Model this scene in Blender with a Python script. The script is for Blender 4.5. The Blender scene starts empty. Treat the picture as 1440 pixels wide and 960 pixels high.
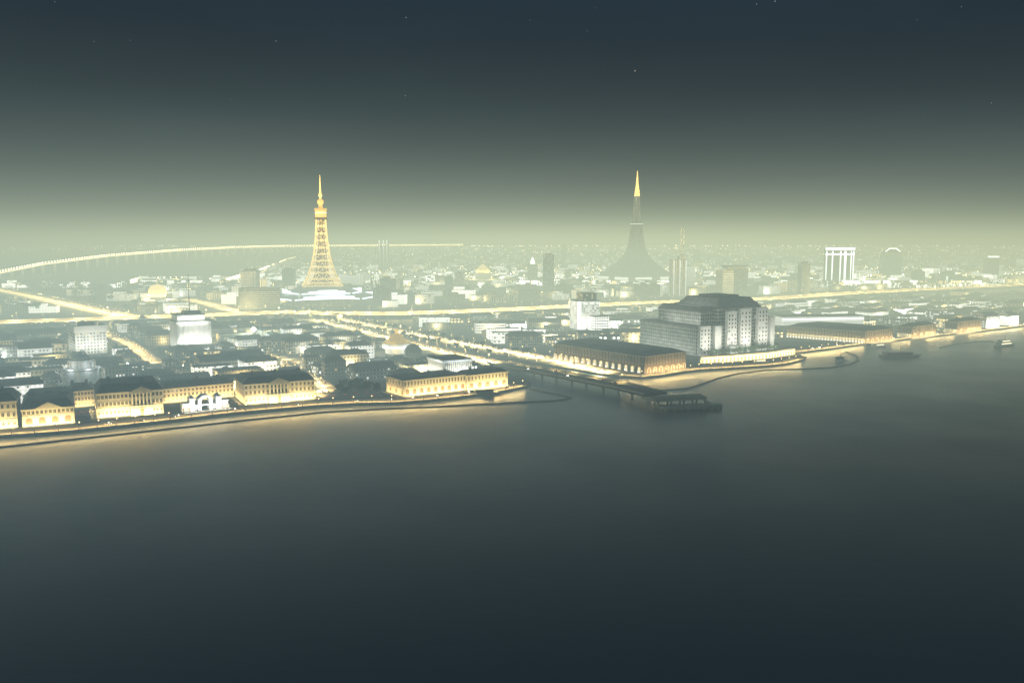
import bpy, math, random
from mathutils import Vector, Matrix, noise

R = random.Random(7)
sc = bpy.context.scene
C = sc.collection
PI = math.pi

# ------------------------------------------------------------------ camera
CAM_H, F, CX, CY, HOR = 120.0, 1247.0, 720.0, 480.0, 340.0
TH = math.atan((CY - HOR) / F)
cam = bpy.data.cameras.new('camera')
cam_o = bpy.data.objects.new('camera', cam)
C.objects.link(cam_o)
cam_o.location = (0, 0, CAM_H)
cam_o.rotation_euler = (PI / 2 - TH, 0, 0)
cam.sensor_width = 36.0
cam.lens = 36.0 * F / 1440.0
cam.clip_start = 1.0
cam.clip_end = 60000.0
sc.camera = cam_o

GZ = 2.0           # height of the land above the water


def ray(px, py):
    x, y = (px - CX) / F, -(py - CY) / F
    return Vector((x, math.cos(TH) + y * math.sin(TH), -math.sin(TH) + y * math.cos(TH)))


def G(px, py, z=GZ):
    """The point of the level plane z that the surveyed photo shows there."""
    d = ray(px, py)
    t = (z - CAM_H) / d.z
    return Vector((d.x * t, d.y * t, z))


def toimg(p):
    v = Vector(p) - Vector((0, 0, CAM_H))
    dep = v.y * math.cos(TH) - v.z * math.sin(TH)
    up = v.y * math.sin(TH) + v.z * math.cos(TH)
    if dep <= 1:
        return (-1e6, -1e6)
    return (CX + F * v.x / dep, CY - F * up / dep)


def HT(px, pyb, pyt):
    """Height in metres of something upright standing at a ground spot."""
    g = G(px, pyb)
    d = ray(px, pyt)
    return CAM_H + d.z * (g.y / d.y) - GZ


def seg_dist(p, a, b):
    ax, ay = b[0] - a[0], b[1] - a[1]
    l2 = ax * ax + ay * ay
    t = 0 if l2 == 0 else max(0, min(1, ((p[0] - a[0]) * ax + (p[1] - a[1]) * ay) / l2))
    return math.hypot(p[0] - a[0] - t * ax, p[1] - a[1] - t * ay)


def inpoly(p, poly):
    x, y = p[0], p[1]
    c = False
    j = len(poly) - 1
    for i in range(len(poly)):
        xi, yi = poly[i][0], poly[i][1]
        xj, yj = poly[j][0], poly[j][1]
        if (yi > y) != (yj > y) and x < (xj - xi) * (y - yi) / (yj - yi) + xi:
            c = not c
        j = i
    return c


# ------------------------------------------------------------------ materials
def new_mat(name):
    m = bpy.data.materials.new(name)
    m.use_nodes = True
    nt = m.node_tree
    nt.nodes.clear()
    out = nt.nodes.new('ShaderNodeOutputMaterial')
    return m, nt, out


class NT:
    """Small helper for wiring nodes."""
    def __init__(s, nt):
        s.nt = nt

    def n(s, t, **kw):
        x = s.nt.nodes.new(t)
        for k, v in kw.items():
            setattr(x, k, v)
        return x

    def put(s, sock, v):
        if isinstance(v, bpy.types.NodeSocket):
            s.nt.links.new(v, sock)
        else:
            sock.default_value = v

    def m(s, op, a, b=None, c=None, clamp=False):
        x = s.n('ShaderNodeMath', operation=op, use_clamp=clamp)
        s.put(x.inputs[0], a)
        if b is not None:
            s.put(x.inputs[1], b)
        if c is not None:
            s.put(x.inputs[2], c)
        return x.outputs[0]

    def mixc(s, f, a, b, mode='MIX'):
        x = s.n('ShaderNodeMix', data_type='RGBA', blend_type=mode)
        s.put(x.inputs[0], f)
        s.put(x.inputs[6], a)
        s.put(x.inputs[7], b)
        return x.outputs[2]

    def noise(s, vec, scale, detail=3, rough=.55):
        x = s.n('ShaderNodeTexNoise')
        if vec is not None:
            s.put(x.inputs['Vector'], vec)
        s.put(x.inputs['Scale'], scale)
        s.put(x.inputs['Detail'], detail)
        s.put(x.inputs['Roughness'], rough)
        return x.outputs[0]

    def pos(s):
        return s.n('ShaderNodeNewGeometry').outputs['Position']

    def smooth(s, v, a, b, lo=0., hi=1.):
        x = s.n('ShaderNodeMapRange', interpolation_type='SMOOTHSTEP')
        s.put(x.inputs['Value'], v)
        for i, q in ((1, a), (2, b), (3, lo), (4, hi)):
            s.put(x.inputs[i], q)
        return x.outputs[0]


def rgba(c):
    return (c[0], c[1], c[2], 1)


def surf(name, col, rough=.8, var=.25, scale=.12, metal=0., emit=None, est=0., spec=.3, bump=0.):
    """Plain weathered surface: base colour broken up by two noises."""
    m, nt, out = new_mat(name)
    k = NT(nt)
    b = k.n('ShaderNodeBsdfPrincipled')
    p = k.pos()
    n1 = k.noise(p, scale, 4)
    n2 = k.noise(p, scale * 9, 2)
    f = k.m('ADD', k.m('MULTIPLY', n1, .7), k.m('MULTIPLY', n2, .3))
    f = k.smooth(f, .3, .7)
    dark = tuple(c * (1 - var) for c in col)
    lite = tuple(min(1, c * (1 + var)) for c in col)
    k.put(b.inputs['Base Color'], k.mixc(f, rgba(dark), rgba(lite)))
    b.inputs['Roughness'].default_value = rough
    b.inputs['Metallic'].default_value = metal
    b.inputs['Specular IOR Level'].default_value = spec
    if emit:
        b.inputs['Emission Color'].default_value = rgba(emit)
        k.put(b.inputs['Emission Strength'], k.m('MULTIPLY', k.smooth(n2, .2, .8, .7, 1.3), est))
        m.cycles.emission_sampling = 'NONE'
    if bump:
        bp = k.n('ShaderNodeBump')
        bp.inputs['Strength'].default_value = bump
        k.put(bp.inputs['Height'], n2)
        k.put(b.inputs['Normal'], bp.outputs[0])
    nt.links.new(b.outputs[0], out.inputs[0])
    return m


def glow(name, col, st, sample='NONE'):
    m, nt, out = new_mat(name)
    e = nt.nodes.new('ShaderNodeEmission')
    e.inputs[0].default_value = rgba(col)
    e.inputs[1].default_value = st
    nt.links.new(e.outputs[0], out.inputs[0])
    m.cycles.emission_sampling = sample
    return m


def city_wall(name, base, bay, floor, lit, warm, st, island=False, flood=0., fcol=(1, .95, .85)):
    """Wall with rows of windows; each window is lit or dark by chance; lit = share of lit ones."""
    m, nt, out = new_mat(name)
    k = NT(nt)
    geo = k.n('ShaderNodeNewGeometry')
    oi = k.n('ShaderNodeObjectInfo')
    rnd = geo.outputs['Random Per Island'] if island else oi.outputs['Random']
    tang = k.n('ShaderNodeVectorMath', operation='CROSS_PRODUCT')
    nt.links.new(geo.outputs['True Normal'], tang.inputs[0])
    tang.inputs[1].default_value = (0, 0, 1)
    dot = k.n('ShaderNodeVectorMath', operation='DOT_PRODUCT')
    nt.links.new(geo.outputs['Position'], dot.inputs[0])
    nt.links.new(tang.outputs[0], dot.inputs[1])
    sep = k.n('ShaderNodeSeparateXYZ')
    nt.links.new(geo.outputs['Position'], sep.inputs[0])
    u = k.m('DIVIDE', dot.outputs['Value'], bay)
    v = k.m('DIVIDE', k.m('SUBTRACT', sep.outputs[2], GZ), floor)
    fu, fv = k.m('FRACT', u), k.m('FRACT', v)
    wu = k.m('MULTIPLY', k.m('GREATER_THAN', fu, .25), k.m('LESS_THAN', fu, .75))
    wv = k.m('MULTIPLY', k.m('GREATER_THAN', fv, .3), k.m('LESS_THAN', fv, .8))
    win = k.m('MULTIPLY', wu, wv)
    cell = k.n('ShaderNodeCombineXYZ')
    k.put(cell.inputs[0], k.m('FLOOR', u))
    k.put(cell.inputs[1], k.m('FLOOR', v))
    k.put(cell.inputs[2], k.m('MULTIPLY', rnd, 97.))
    wn = k.n('ShaderNodeTexWhiteNoise', noise_dimensions='3D')
    nt.links.new(cell.outputs[0], wn.inputs[0])
    r2 = k.m('FRACT', k.m('MULTIPLY', rnd, 13.37))
    r3 = k.m('FRACT', k.m('MULTIPLY', rnd, 57.91))
    thr = k.m('MULTIPLY', lit, k.m('ADD', .25, k.m('MULTIPLY', r2, 1.5)))
    on = k.m('LESS_THAN', wn.outputs[0], thr)
    side = k.m('SUBTRACT', 1., k.m('ABSOLUTE', k.n('ShaderNodeSeparateXYZ').outputs[2]))
    warmf = k.m('LESS_THAN', r3, warm)
    col = k.mixc(warmf, (1., .97, .86, 1), (1., .72, .30, 1))
    amp = k.m('MULTIPLY', st, k.m('ADD', .35, k.m('MULTIPLY', k.m('POWER', r2, 2.), 1.6)))
    e = k.m('MULTIPLY', k.m('MULTIPLY', win, on), amp)
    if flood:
        # whole walls glow: floodlight put into the emission, brighter low in each storey
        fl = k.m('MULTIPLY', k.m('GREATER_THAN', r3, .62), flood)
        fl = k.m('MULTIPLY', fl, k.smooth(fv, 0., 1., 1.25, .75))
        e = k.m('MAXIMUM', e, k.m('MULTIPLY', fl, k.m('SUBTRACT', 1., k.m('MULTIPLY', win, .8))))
    b = k.n('ShaderNodeBsdfPrincipled')
    n1 = k.noise(geo.outputs['Position'], .2, 3)
    bc = k.mixc(k.smooth(n1, .3, .7), rgba([c * .75 for c in base]), rgba([min(1, c * 1.2) for c in base]))
    bc = k.mixc(k.m('MULTIPLY', win, .85), bc, (.02, .025, .03, 1))
    k.put(b.inputs['Base Color'], bc)
    b.inputs['Roughness'].default_value = .7
    b.inputs['Specular IOR Level'].default_value = .25
    k.put(b.inputs['Emission Color'], col)
    k.put(b.inputs['Emission Strength'], e)
    nt.links.new(b.outputs[0], out.inputs[0])
    m.cycles.emission_sampling = 'NONE'
    return m


M = {}
M['stone'] = surf('pale_limestone', (.52, .45, .33), .8, .15, .3)
M['stone_white'] = surf('white_stone', (.72, .71, .68), .7, .1, .3)
M['stone_grey'] = surf('grey_stone', (.30, .31, .29), .8, .2, .2)
M['stone_brown'] = surf('brown_stone', (.17, .125, .085), .8, .2, .2)
M['trim'] = surf('limestone_trim', (.62, .54, .40), .7, .1, .4)
M['roof'] = surf('dark_sheet_roof', (.13, .14, .13), .65, .35, .06)
M['roof2'] = surf('slate_roof', (.09, .10, .10), .6, .35, .08)
M['roof3'] = surf('pale_felt_roof', (.2, .21, .195), .8, .3, .08)
M['pane'] = surf('dark_window_glass', (.035, .03, .025), .15, .3, .5, spec=.5)
M['door'] = surf('brown_timber_door', (.14, .08, .04), .6, .2, .8)
M['asphalt'] = surf('asphalt', (.16, .145, .12), .85, .25, .05)
M['paving'] = surf('stone_paving', (.34, .30, .24), .85, .2, .06)
M['earth'] = surf('city_ground', (.055, .06, .055), .9, .45, .02)
M['quay_stone'] = surf('quay_granite', (.22, .2, .17), .8, .25, .3)
M['dark_stone'] = surf('wet_dark_stone', (.05, .055, .055), .6, .3, .3)
M['metal'] = surf('grey_painted_metal', (.12, .125, .13), .45, .15, .6, metal=.6)
M['steel_dark'] = surf('dark_steel', (.045, .055, .055), .55, .2, .3, metal=.3)
M['rail'] = surf('rail_steel', (.25, .24, .22), .4, .2, .5, metal=.8)
M['white_paint'] = surf('white_paint', (.75, .75, .72), .5, .06, .5)
M['bark'] = surf('bark', (.06, .045, .03), .9, .3, 2.)
M['leaf'] = surf('dark_leaves', (.03, .055, .025), .8, .5, .5)
M['lamp'] = glow('sodium_lamp', (1., .70, .30), 7.)
M['lamp_far'] = glow('sodium_lamp_far', (1., .76, .36), 700.)
M['line_far'] = glow('warm_roadway_glow', (1., .78, .38), 85.)  # glow put in for the lamp-lit far roadways
M['pier_far'] = glow('glowing_bridge_pier', (1., .84, .5), 12.)  # piers glow in place of lamp light falling on them
M['lamp_white'] = glow('white_lamp', (1., .97, .88), 9.)
M['lamp_cyan'] = glow('cold_floodlight', (.72, 1., .98), 160., 'AUTO')
M['head'] = glow('headlight', (1., .93, .75), 30.)
M['tail'] = glow('tail_light', (1., .06, .02), 1.)
M['gold'] = surf('glowing_gilded_metal', (.75, .48, .14), .35, .1, .2, metal=.7, emit=(1., .66, .22), est=.55)  # glow in the metal stands in for floodlight
M['gold_lit'] = surf('gold_glow_steel', (.6, .42, .16), .5, .1, .3, emit=(1., .60, .17), est=1.0)  # lamp light on the steel put in as emission
M['gold_bright'] = surf('gold_bright_steel', (.6, .45, .2), .5, .1, .3, emit=(1., .68, .22), est=1.5)  # stronger emission in place of lamp light on the steel
M['tower_dim'] = surf('dim_glow_grey_steel', (.2, .22, .2), .6, .12, .05, emit=(.74, .86, .66), est=.13)  # faint glow put in to bring the steel up towards the haze
M['gold_dome'] = surf('glowing_gilded_dome', (.7, .48, .16), .4, .1, .1, emit=(1., .74, .30), est=4.)  # floodlight on the dome put into its emission
M['petal'] = surf('glowing_pale_glass_roof', (.3, .34, .36), .3, .15, .05, emit=(.80, .90, 1.), est=.2)  # slight glow stands in for light on the glass
M['glassroof'] = surf('pale_glass_roof', (.16, .2, .22), .2, .15, .05, spec=.6)
M['strip'] = glow('blue_white_light_strip', (.80, .92, 1.), 2.6)
M['strip_white'] = glow('white_light_strip', (.95, 1., .97), 3.0)
M['strip_warm'] = glow('warm_light_strip', (1., .86, .52), 2.4)
M['hull'] = surf('white_hull', (.6, .6, .58), .4, .1, .4)
M['hull_dark'] = surf('dark_hull', (.17, .18, .18), .5, .2, .4)
M['cars'] = surf('car_paint', (.2, .2, .21), .35, .3, .05, spec=.5)

M['wall_a'] = city_wall('window_wall_grey', (.24, .25, .24), 3.0, 3.5, .12, .5, .9)
M['wall_b'] = city_wall('window_wall_cream', (.42, .39, .31), 2.6, 3.4, .14, .7, 1.0)
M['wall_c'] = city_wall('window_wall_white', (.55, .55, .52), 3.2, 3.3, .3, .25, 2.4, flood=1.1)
M['wall_d'] = city_wall('window_wall_dark', (.09, .1, .105), 3.0, 3.5, .08, .5, 1.0)
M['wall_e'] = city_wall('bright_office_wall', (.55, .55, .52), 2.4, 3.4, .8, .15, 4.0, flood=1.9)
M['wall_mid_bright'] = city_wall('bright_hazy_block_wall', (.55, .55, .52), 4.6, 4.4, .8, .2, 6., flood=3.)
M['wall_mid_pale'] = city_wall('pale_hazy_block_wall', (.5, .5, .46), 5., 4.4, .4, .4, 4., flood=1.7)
M['strip_far'] = glow('brilliant_white_strip', (.97, 1., .97), 9.)
M['lit_niche'] = glow('warm_lit_niche', (1., .82, .45), 1.3)
M['strip_dim'] = glow('dim_white_glow', (.95, 1., .92), 1.1)
M['strip_tower'] = glow('brilliant_blue_white_strip', (.78, .90, 1.), 12.)
M['gold_line'] = surf('glowing_girder', (.6, .45, .2), .5, .1, .3, emit=(1., .74, .28), est=2.4)  # girders glow in place of light falling on them
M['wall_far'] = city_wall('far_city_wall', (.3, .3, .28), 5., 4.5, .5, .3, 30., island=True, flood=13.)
M['wall_big'] = city_wall('grey_pier_wall', (.42, .43, .4), 3.4, 3.8, .05, .5, .7)
M['wall_slit'] = city_wall('tall_slit_wall', (.6, .58, .5), 3.3, 30., .0, .2, 1.)


# ------------------------------------------------------------------ mesh building
class MB:
    def __init__(s):
        s.v, s.f, s.mi = [], [], []

    def quad(s, *p, m=0):
        n = len(s.v)
        s.v += [tuple(q) for q in p]
        s.f.append(tuple(range(n, n + len(p))))
        s.mi.append(m)
        return s

    def hexa(s, b, t, m=0, mt=None, bottom=True):
        """b and t: the lower and upper rings, counter-clockwise from above."""
        n, k = len(s.v), len(b)
        s.v += [tuple(q) for q in b] + [tuple(q) for q in t]
        for i in range(k):
            j = (i + 1) % k
            s.f.append((n + i, n + j, n + k + j, n + k + i))
            s.mi.append(m)
        s.f.append(tuple(n + k + i for i in range(k)))
        s.mi.append(m if mt is None else mt)
        if bottom:
            s.f.append(tuple(n + i for i in reversed(range(k))))
            s.mi.append(m)
        return s

    def box(s, x0, x1, y0, y1, z0, z1, m=0, mt=None):
        return s.hexa([(x0, y0, z0), (x1, y0, z0), (x1, y1, z0), (x0, y1, z0)],
                      [(x0, y0, z1), (x1, y0, z1), (x1, y1, z1), (x0, y1, z1)], m, mt)

    def frustum(s, x0, x1, y0, y1, z0, z1, ix, iy, m=0, mt=None):
        return s.hexa([(x0, y0, z0), (x1, y0, z0), (x1, y1, z0), (x0, y1, z0)],
                      [(x0 + ix, y0 + iy, z1), (x1 - ix, y0 + iy, z1), (x1 - ix, y1 - iy, z1), (x0 + ix, y1 - iy, z1)], m, mt)

    def gable(s, x0, x1, y0, y1, z0, z1, m=0, axis='x'):
        """Prism roof whose ridge runs along the axis."""
        n = len(s.v)
        if axis == 'x':
            ym = (y0 + y1) / 2
            s.v += [(x0, y0, z0), (x1, y0, z0), (x1, y1, z0), (x0, y1, z0), (x0, ym, z1), (x1, ym, z1)]
            fs = [(0, 1, 5, 4), (2, 3, 4, 5), (1, 2, 5), (3, 0, 4), (3, 2, 1, 0)]
        else:
            xm = (x0 + x1) / 2
            s.v += [(x0, y0, z0), (x1, y0, z0), (x1, y1, z0), (x0, y1, z0), (xm, y0, z1), (xm, y1, z1)]
            fs = [(0, 1, 4), (2, 3, 5), (1, 2, 5, 4), (3, 0, 4, 5), (3, 2, 1, 0)]
        for f in fs:
            s.f.append(tuple(n + i for i in f))
            s.mi.append(m)
        return s

    def lathe(s, prof, n=16, cx=0., cy=0., m=0, sx=1., sy=1., rot=0.):
        b = len(s.v)
        for r, z in prof:
            for i in range(n):
                a = rot + 2 * PI * i / n
                s.v.append((cx + sx * r * math.cos(a), cy + sy * r * math.sin(a), z))
        for k in range(len(prof) - 1):
            for i in range(n):
                j = (i + 1) % n
                s.f.append((b + k * n + i, b + k * n + j, b + (k + 1) * n + j, b + (k + 1) * n + i))
                s.mi.append(m)
        e = b + (len(prof) - 1) * n
        s.f.append(tuple(e + i for i in range(n)))
        s.mi.append(m)
        s.f.append(tuple(b + i for i in reversed(range(n))))
        s.mi.append(m)
        return s

    def bar(s, p, q, r, m=0, n=4, r2=None):
        p, q = Vector(p), Vector(q)
        d = (q - p).normalized()
        u = d.cross(Vector((0, 0, 1)))
        if u.length < 1e-3:
            u = Vector((1, 0, 0))
        u.normalize()
        w = d.cross(u)
        r2 = r if r2 is None else r2
        ring = lambda c, rr: [c + (u * math.cos(PI / n + 2 * PI * i / n) + w * math.sin(PI / n + 2 * PI * i / n)) * rr for i in range(n)]
        return s.hexa(ring(p, r), ring(q, r2), m)

    def build(s, name, mats, parent=None, smooth=False):
        me = bpy.data.meshes.new(name)
        me.from_pydata(s.v, [], s.f)
        for mm in (mats if isinstance(mats, (list, tuple)) else [mats]):
            me.materials.append(mm)
        me.polygons.foreach_set('material_index', s.mi)
        if smooth:
            me.polygons.foreach_set('use_smooth', [True] * len(s.f))
        me.update()
        o = bpy.data.objects.new(name, me)
        C.objects.link(o)
        if parent is not None:
            o.parent = parent
        return o


def tag(o, label, cat, group=None):
    o['label'] = label
    o['category'] = cat
    if group:
        o['group'] = group
    return o


def thing(name, label, cat, loc=(0, 0, 0), rz=0., group=None):
    o = bpy.data.objects.new(name, None)
    o.empty_display_size = 1
    C.objects.link(o)
    o.location = loc
    o.rotation_euler = (0, 0, rz)
    return tag(o, label, cat, group)


def struct(o):
    o['kind'] = 'structure'
    return o


def copy_tree(o, parent=None):
    c = o.copy()
    C.objects.link(c)
    if parent is not None:
        c.parent = parent
    for ch in list(o.children):
        copy_tree(ch, c)
    return c


def child(src, name, parent, loc=(0, 0, 0), rz=0., s=(1, 1, 1)):
    """A part that shares the mesh of one built before."""
    o = bpy.data.objects.new(name, src)
    C.objects.link(o)
    o.parent = parent
    o.location = loc
    o.rotation_euler = (0, 0, rz)
    o.scale = s
    return o


def light(name, kind, loc, power, col, parent=None, rot=None, size=.6, sy=None, spot=None):
    l = bpy.data.lights.new(name, kind)
    l.energy = power
    l.color = col
    if kind == 'AREA':
        l.shape = 'RECTANGLE'
        l.size = size
        l.size_y = sy or size
    else:
        l.shadow_soft_size = size
    if spot:
        l.spot_size, l.spot_blend = spot
    o = bpy.data.objects.new(name, l)
    C.objects.link(o)
    o.location = loc
    if rot:
        o.rotation_euler = rot
    if parent is not None:
        o.parent = parent
    return o


SODIUM = (1., .73, .30)
WARM = (1., .79, .35)
WHITE = (1., .96, .86)
COOL = (.88, .96, 1.)
OCC = []          # footprints already taken (world polygons)
ROADS = []        # (polyline, half width)


def site(pl, pr):
    a, b = G(*pl), G(*pr)
    d = b - a
    return (a + b) / 2, d.length, math.atan2(d.y, d.x)


def occupy(c, w, d, rz, pad=3.):
    ux, uy = math.cos(rz), math.sin(rz)
    pts = []
    for sx, sy in ((-w / 2 - pad, -pad), (w / 2 + pad, -pad), (w / 2 + pad, d + pad), (-w / 2 - pad, d + pad)):
        pts.append((c.x + ux * sx - uy * sy, c.y + uy * sx + ux * sy))
    OCC.append(pts)
    return pts


def rect_pts(x, y, w, d, rz, n=3):
    ux, uy = math.cos(rz), math.sin(rz)
    for i in range(n):
        for j in range(n):
            sx, sy = (i / (n - 1) - .5) * w, (j / (n - 1) - .5) * d
            yield (x + ux * sx - uy * sy, y + uy * sx + ux * sy)


PROT = []         # picture spots that the photo shows clear of nearer roofs: (px, py, depth)


def protect(x0, x1, y0, y1, base, step=4):
    dep = G((x0 + x1) / 2, base).y
    y = y0
    while y <= y1:
        x = x0
        while x <= x1:
            PROT.append((x, y, dep))
            x += step
        y += step


def clear(x, y, w, d, rz, h):
    """True if a block of that height leaves the protected views open."""
    P = [toimg((p[0], p[1], z)) for p in rect_pts(x, y, w, d, rz, 2) for z in (GZ, GZ + h)]
    x0, x1 = min(p[0] for p in P), max(p[0] for p in P)
    y0 = min(p[1] for p in P)
    y1 = max(p[1] for p in P)
    return not any(x0 < q[0] < x1 and y0 < q[1] < y1 and y < q[2] - 3 for q in PROT)


def free(x, y, w, d, rz):
    P = list(rect_pts(x, y, w, d, rz))
    for poly in OCC:
        if abs(poly[0][0] - x) + abs(poly[0][1] - y) > 600:
            continue
        if any(inpoly(p, poly) for p in P):
            return False
        mid = (sum(q[0] for q in poly) / 4, sum(q[1] for q in poly) / 4)
        me = [P[0], P[2], P[8], P[6]]
        if any(inpoly(q, me) for q in poly) or inpoly(mid, me):
            return False
    for pl, hw in ROADS:
        for a, b in zip(pl, pl[1:]):
            for p in P:
                if seg_dist(p, a, b) < hw + 2:
                    return False
    return True
# ------------------------------------------------------------------ sky, haze
HAZE_C = (.64, .695, .44)
W = bpy.data.worlds.new('World')
sc.world = W
W.use_nodes = True
wt = W.node_tree
wt.nodes.clear()
k = NT(wt)
wout = k.n('ShaderNodeOutputWorld')
bg = k.n('ShaderNodeBackground')
bg.inputs[0].default_value = (.01, .017, .025, 1)
bg.inputs[1].default_value = 1.
wt.links.new(bg.outputs[0], wout.inputs['Surface'])
# night haze over the city: thick near the ground, thinning out above the roofs and over the open water;
# it glows with the city's own light, most of all above the centre
p = k.pos()
sp = k.n('ShaderNodeSeparateXYZ')
wt.links.new(p, sp.inputs[0])
ramp = k.m('MULTIPLY_ADD', k.m('MULTIPLY_ADD', sp.outputs[0], -.6, sp.outputs[1]), 1 / 600., -235. / 600., clamp=True)
hz = k.m('EXPONENT', k.m('MINIMUM', k.m('MULTIPLY_ADD', sp.outputs[2], -1 / 45., 96 / 45.), 0.))
low = k.m('MULTIPLY', k.m('EXPONENT', k.m('MULTIPLY', k.m('MAXIMUM', sp.outputs[2], 0.), -1 / 40.)), k.m('MULTIPLY', ramp, 2.5))
dens = k.m('MULTIPLY', k.m('MULTIPLY', k.m('MAXIMUM', ramp, .08), k.m('ADD', hz, low)), k.m('MULTIPLY_ADD', k.m('MULTIPLY_ADD', sp.outputs[1], 1 / 3000., -.87, clamp=True), -.44 / 950., 1. / 950.))
xx = k.m('MULTIPLY', sp.outputs[0], 1 / 3300.)
src = k.m('MAXIMUM', k.m('MULTIPLY_ADD', k.m('MULTIPLY', xx, xx), -1., 1.), .6)
va = k.n('ShaderNodeVolumeAbsorption')
va.inputs['Color'].default_value = (0, 0, 0, 1)
k.put(va.inputs['Density'], dens)
em = k.n('ShaderNodeEmission')
k.put(em.inputs[0], k.mixc(k.m('MULTIPLY_ADD', sp.outputs[1], 1 / 1100., -.27, clamp=True), (.26, .41, .45, 1), rgba(HAZE_C)))
k.put(em.inputs[1], k.m('MULTIPLY', dens, src))
ad = k.n('ShaderNodeAddShader')
wt.links.new(va.outputs[0], ad.inputs[0])
wt.links.new(em.outputs[0], ad.inputs[1])
wt.links.new(ad.outputs[0], wout.inputs['Volume'])
W.cycles.volume_step_size = 500.
W.cycles.sampling_method = 'NONE'
W.cycles.homogeneous_volume = False
sc.cycles.volume_max_steps = 16

# sky dome: night blue overhead, paler towards the horizon
DOME = 9000.
bm_v, bm_f = [], []
NS, NR = 64, 24
for i in range(NR + 1):
    e = -0.03 + (PI / 2 + .03) * i / NR
    for j in range(NS):
        a = 2 * PI * j / NS
        bm_v.append((DOME * math.cos(e) * math.cos(a), DOME * math.cos(e) * math.sin(a), DOME * math.sin(e)))
for i in range(NR):
    for j in range(NS):
        jj = (j + 1) % NS
        bm_f.append((i * NS + j, (i + 1) * NS + j, (i + 1) * NS + jj, i * NS + jj))
me = bpy.data.meshes.new('sky')
me.from_pydata(bm_v, [], bm_f)
m, nt, out = new_mat('night_sky')
k = NT(nt)
sp = k.n('ShaderNodeSeparateXYZ')
nt.links.new(k.pos(), sp.inputs[0])
el = k.m('DIVIDE', sp.outputs[2], DOME)
cr = k.n('ShaderNodeValToRGB')
cr.color_ramp.interpolation = 'B_SPLINE'
nt.links.new(el, cr.inputs[0])
stops = [(0., (.16, .19, .15)), (.08, (.072, .1, .096)), (.16, (.023, .037, .043)), (.26, (.0145, .0245, .035)), (.42, (.021, .050, .084)), (1., (.025, .06, .105))]
while len(cr.color_ramp.elements) < len(stops):
    cr.color_ramp.elements.new(.5)
for e_, (q, c_) in zip(cr.color_ramp.elements, stops):
    e_.position = q
    e_.color = rgba(c_)
e = k.n('ShaderNodeEmission')
wisp = k.n('ShaderNodeMapping')
nt.links.new(k.pos(), wisp.inputs[0])
wisp.inputs['Scale'].default_value = (1, 1, 4)
nn = k.noise(wisp.outputs[0], .00022, 4)
k.put(e.inputs[0], cr.outputs[0])
k.put(e.inputs[1], k.smooth(nn, .2, .8, .88, 1.12))
nt.links.new(e.outputs[0], out.inputs[0])
m.cycles.emission_sampling = 'NONE'
me.materials.append(m)
sky = bpy.data.objects.new('sky', me)
C.objects.link(sky)
struct(sky)

# the brighter stars
star_m = glow('starlight', (.8, .9, 1.), .32)
star_w = glow('starlight_warm', (1., .88, .66), .5)
for i, (sx, sy, b) in enumerate([(571, 25, 1.1), (132, 59, .9), (893, 100, 1.2), (570, 135, 1.), (1090, 2, 1.3), (1064, 6, .8), (745, 29, .7), (837, 11, .7),
                                 (388, 58, .7), (1352, 10, .8), (1117, 112, .7), (1394, 145, .7), (183, 57, .6), (75, 160, .6), (929, 180, .6), (826, 44, .6),
                                 (77, 3, .7), (1290, 28, .5), (325, 140, .5)]):
    d = ray(sx, sy).normalized()
    s = MB()
    s.lathe([(.01, -5 * b), (5 * b, 0), (.01, 5 * b)], 6)
    o = s.build('star', star_w if i % 3 == 2 else star_m)
    o.location = d * 8800 + Vector((0, 0, CAM_H))
    tag(o, 'tiny pale star scattered in the dark night sky', 'star', 'stars in the night sky')

# ------------------------------------------------------------------ water
m, nt, out = new_mat('calm_night_water')
k = NT(nt)
b = k.n('ShaderNodeBsdfPrincipled')
b.inputs['Base Color'].default_value = (.026, .054, .082, 1)
b.inputs['Roughness'].default_value = .2
b.inputs['IOR'].default_value = 1.5
pp = k.pos()
mp = k.n('ShaderNodeMapping')
nt.links.new(pp, mp.inputs[0])
mp.inputs['Scale'].default_value = (.05, .12, 1.)
n1 = k.noise(mp.outputs[0], 1., 4, .6)
n2 = k.noise(pp, .012, 3)
k.put(b.inputs['Roughness'], k.smooth(n2, .3, .7, .29, .34))
bp = k.n('ShaderNodeBump')
bp.inputs['Strength'].default_value = .12
bp.inputs['Distance'].default_value = .6
k.put(bp.inputs['Height'], n1)
k.put(b.inputs['Normal'], bp.outputs[0])
nt.links.new(b.outputs[0], out.inputs[0])
M['water'] = m
s = MB()
s.quad((-40000, -1500, 0), (40000, -1500, 0), (40000, 40000, 0), (-40000, 40000, 0))
struct(s.build('water', M['water']))

# ------------------------------------------------------------------ land
LQ = [(-160, 630), (0, 612), (60, 608), (104, 604.5), (160, 598.5), (240, 590), (330, 579.5), (443, 569.5), (500, 566.5), (560, 565), (600, 562), (660, 555.5), (710, 548.5), (741, 542)]
TIP = [(747, 538), (740, 533), (722, 528), (700, 517)]
INNER = [(716, 512), (760, 511), (800, 517)]
RQ = [(836, 523.5), (870, 528), (905, 529.5), (930, 527), (960, 522), (985, 519), (1040, 516), (1085, 513), (1110, 510), (1130, 505), (1134, 501), (1124, 498)]
RR_ = [(1122, 495), (1160, 490.5), (1210, 483.5), (1255, 478.5), (1300, 473), (1380, 465), (1440, 457.5), (1540, 446)]
shore_px = LQ + TIP + INNER + RQ + RR_
shore = [G(*q) for q in shore_px]
poly = [Vector((-9000, shore[0].y, GZ))] + shore + [Vector((9000, shore[-1].y + 250, GZ)), Vector((10000, 9500, GZ)), Vector((-10000, 9500, GZ))]
s = MB()
n = len(poly)
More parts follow.
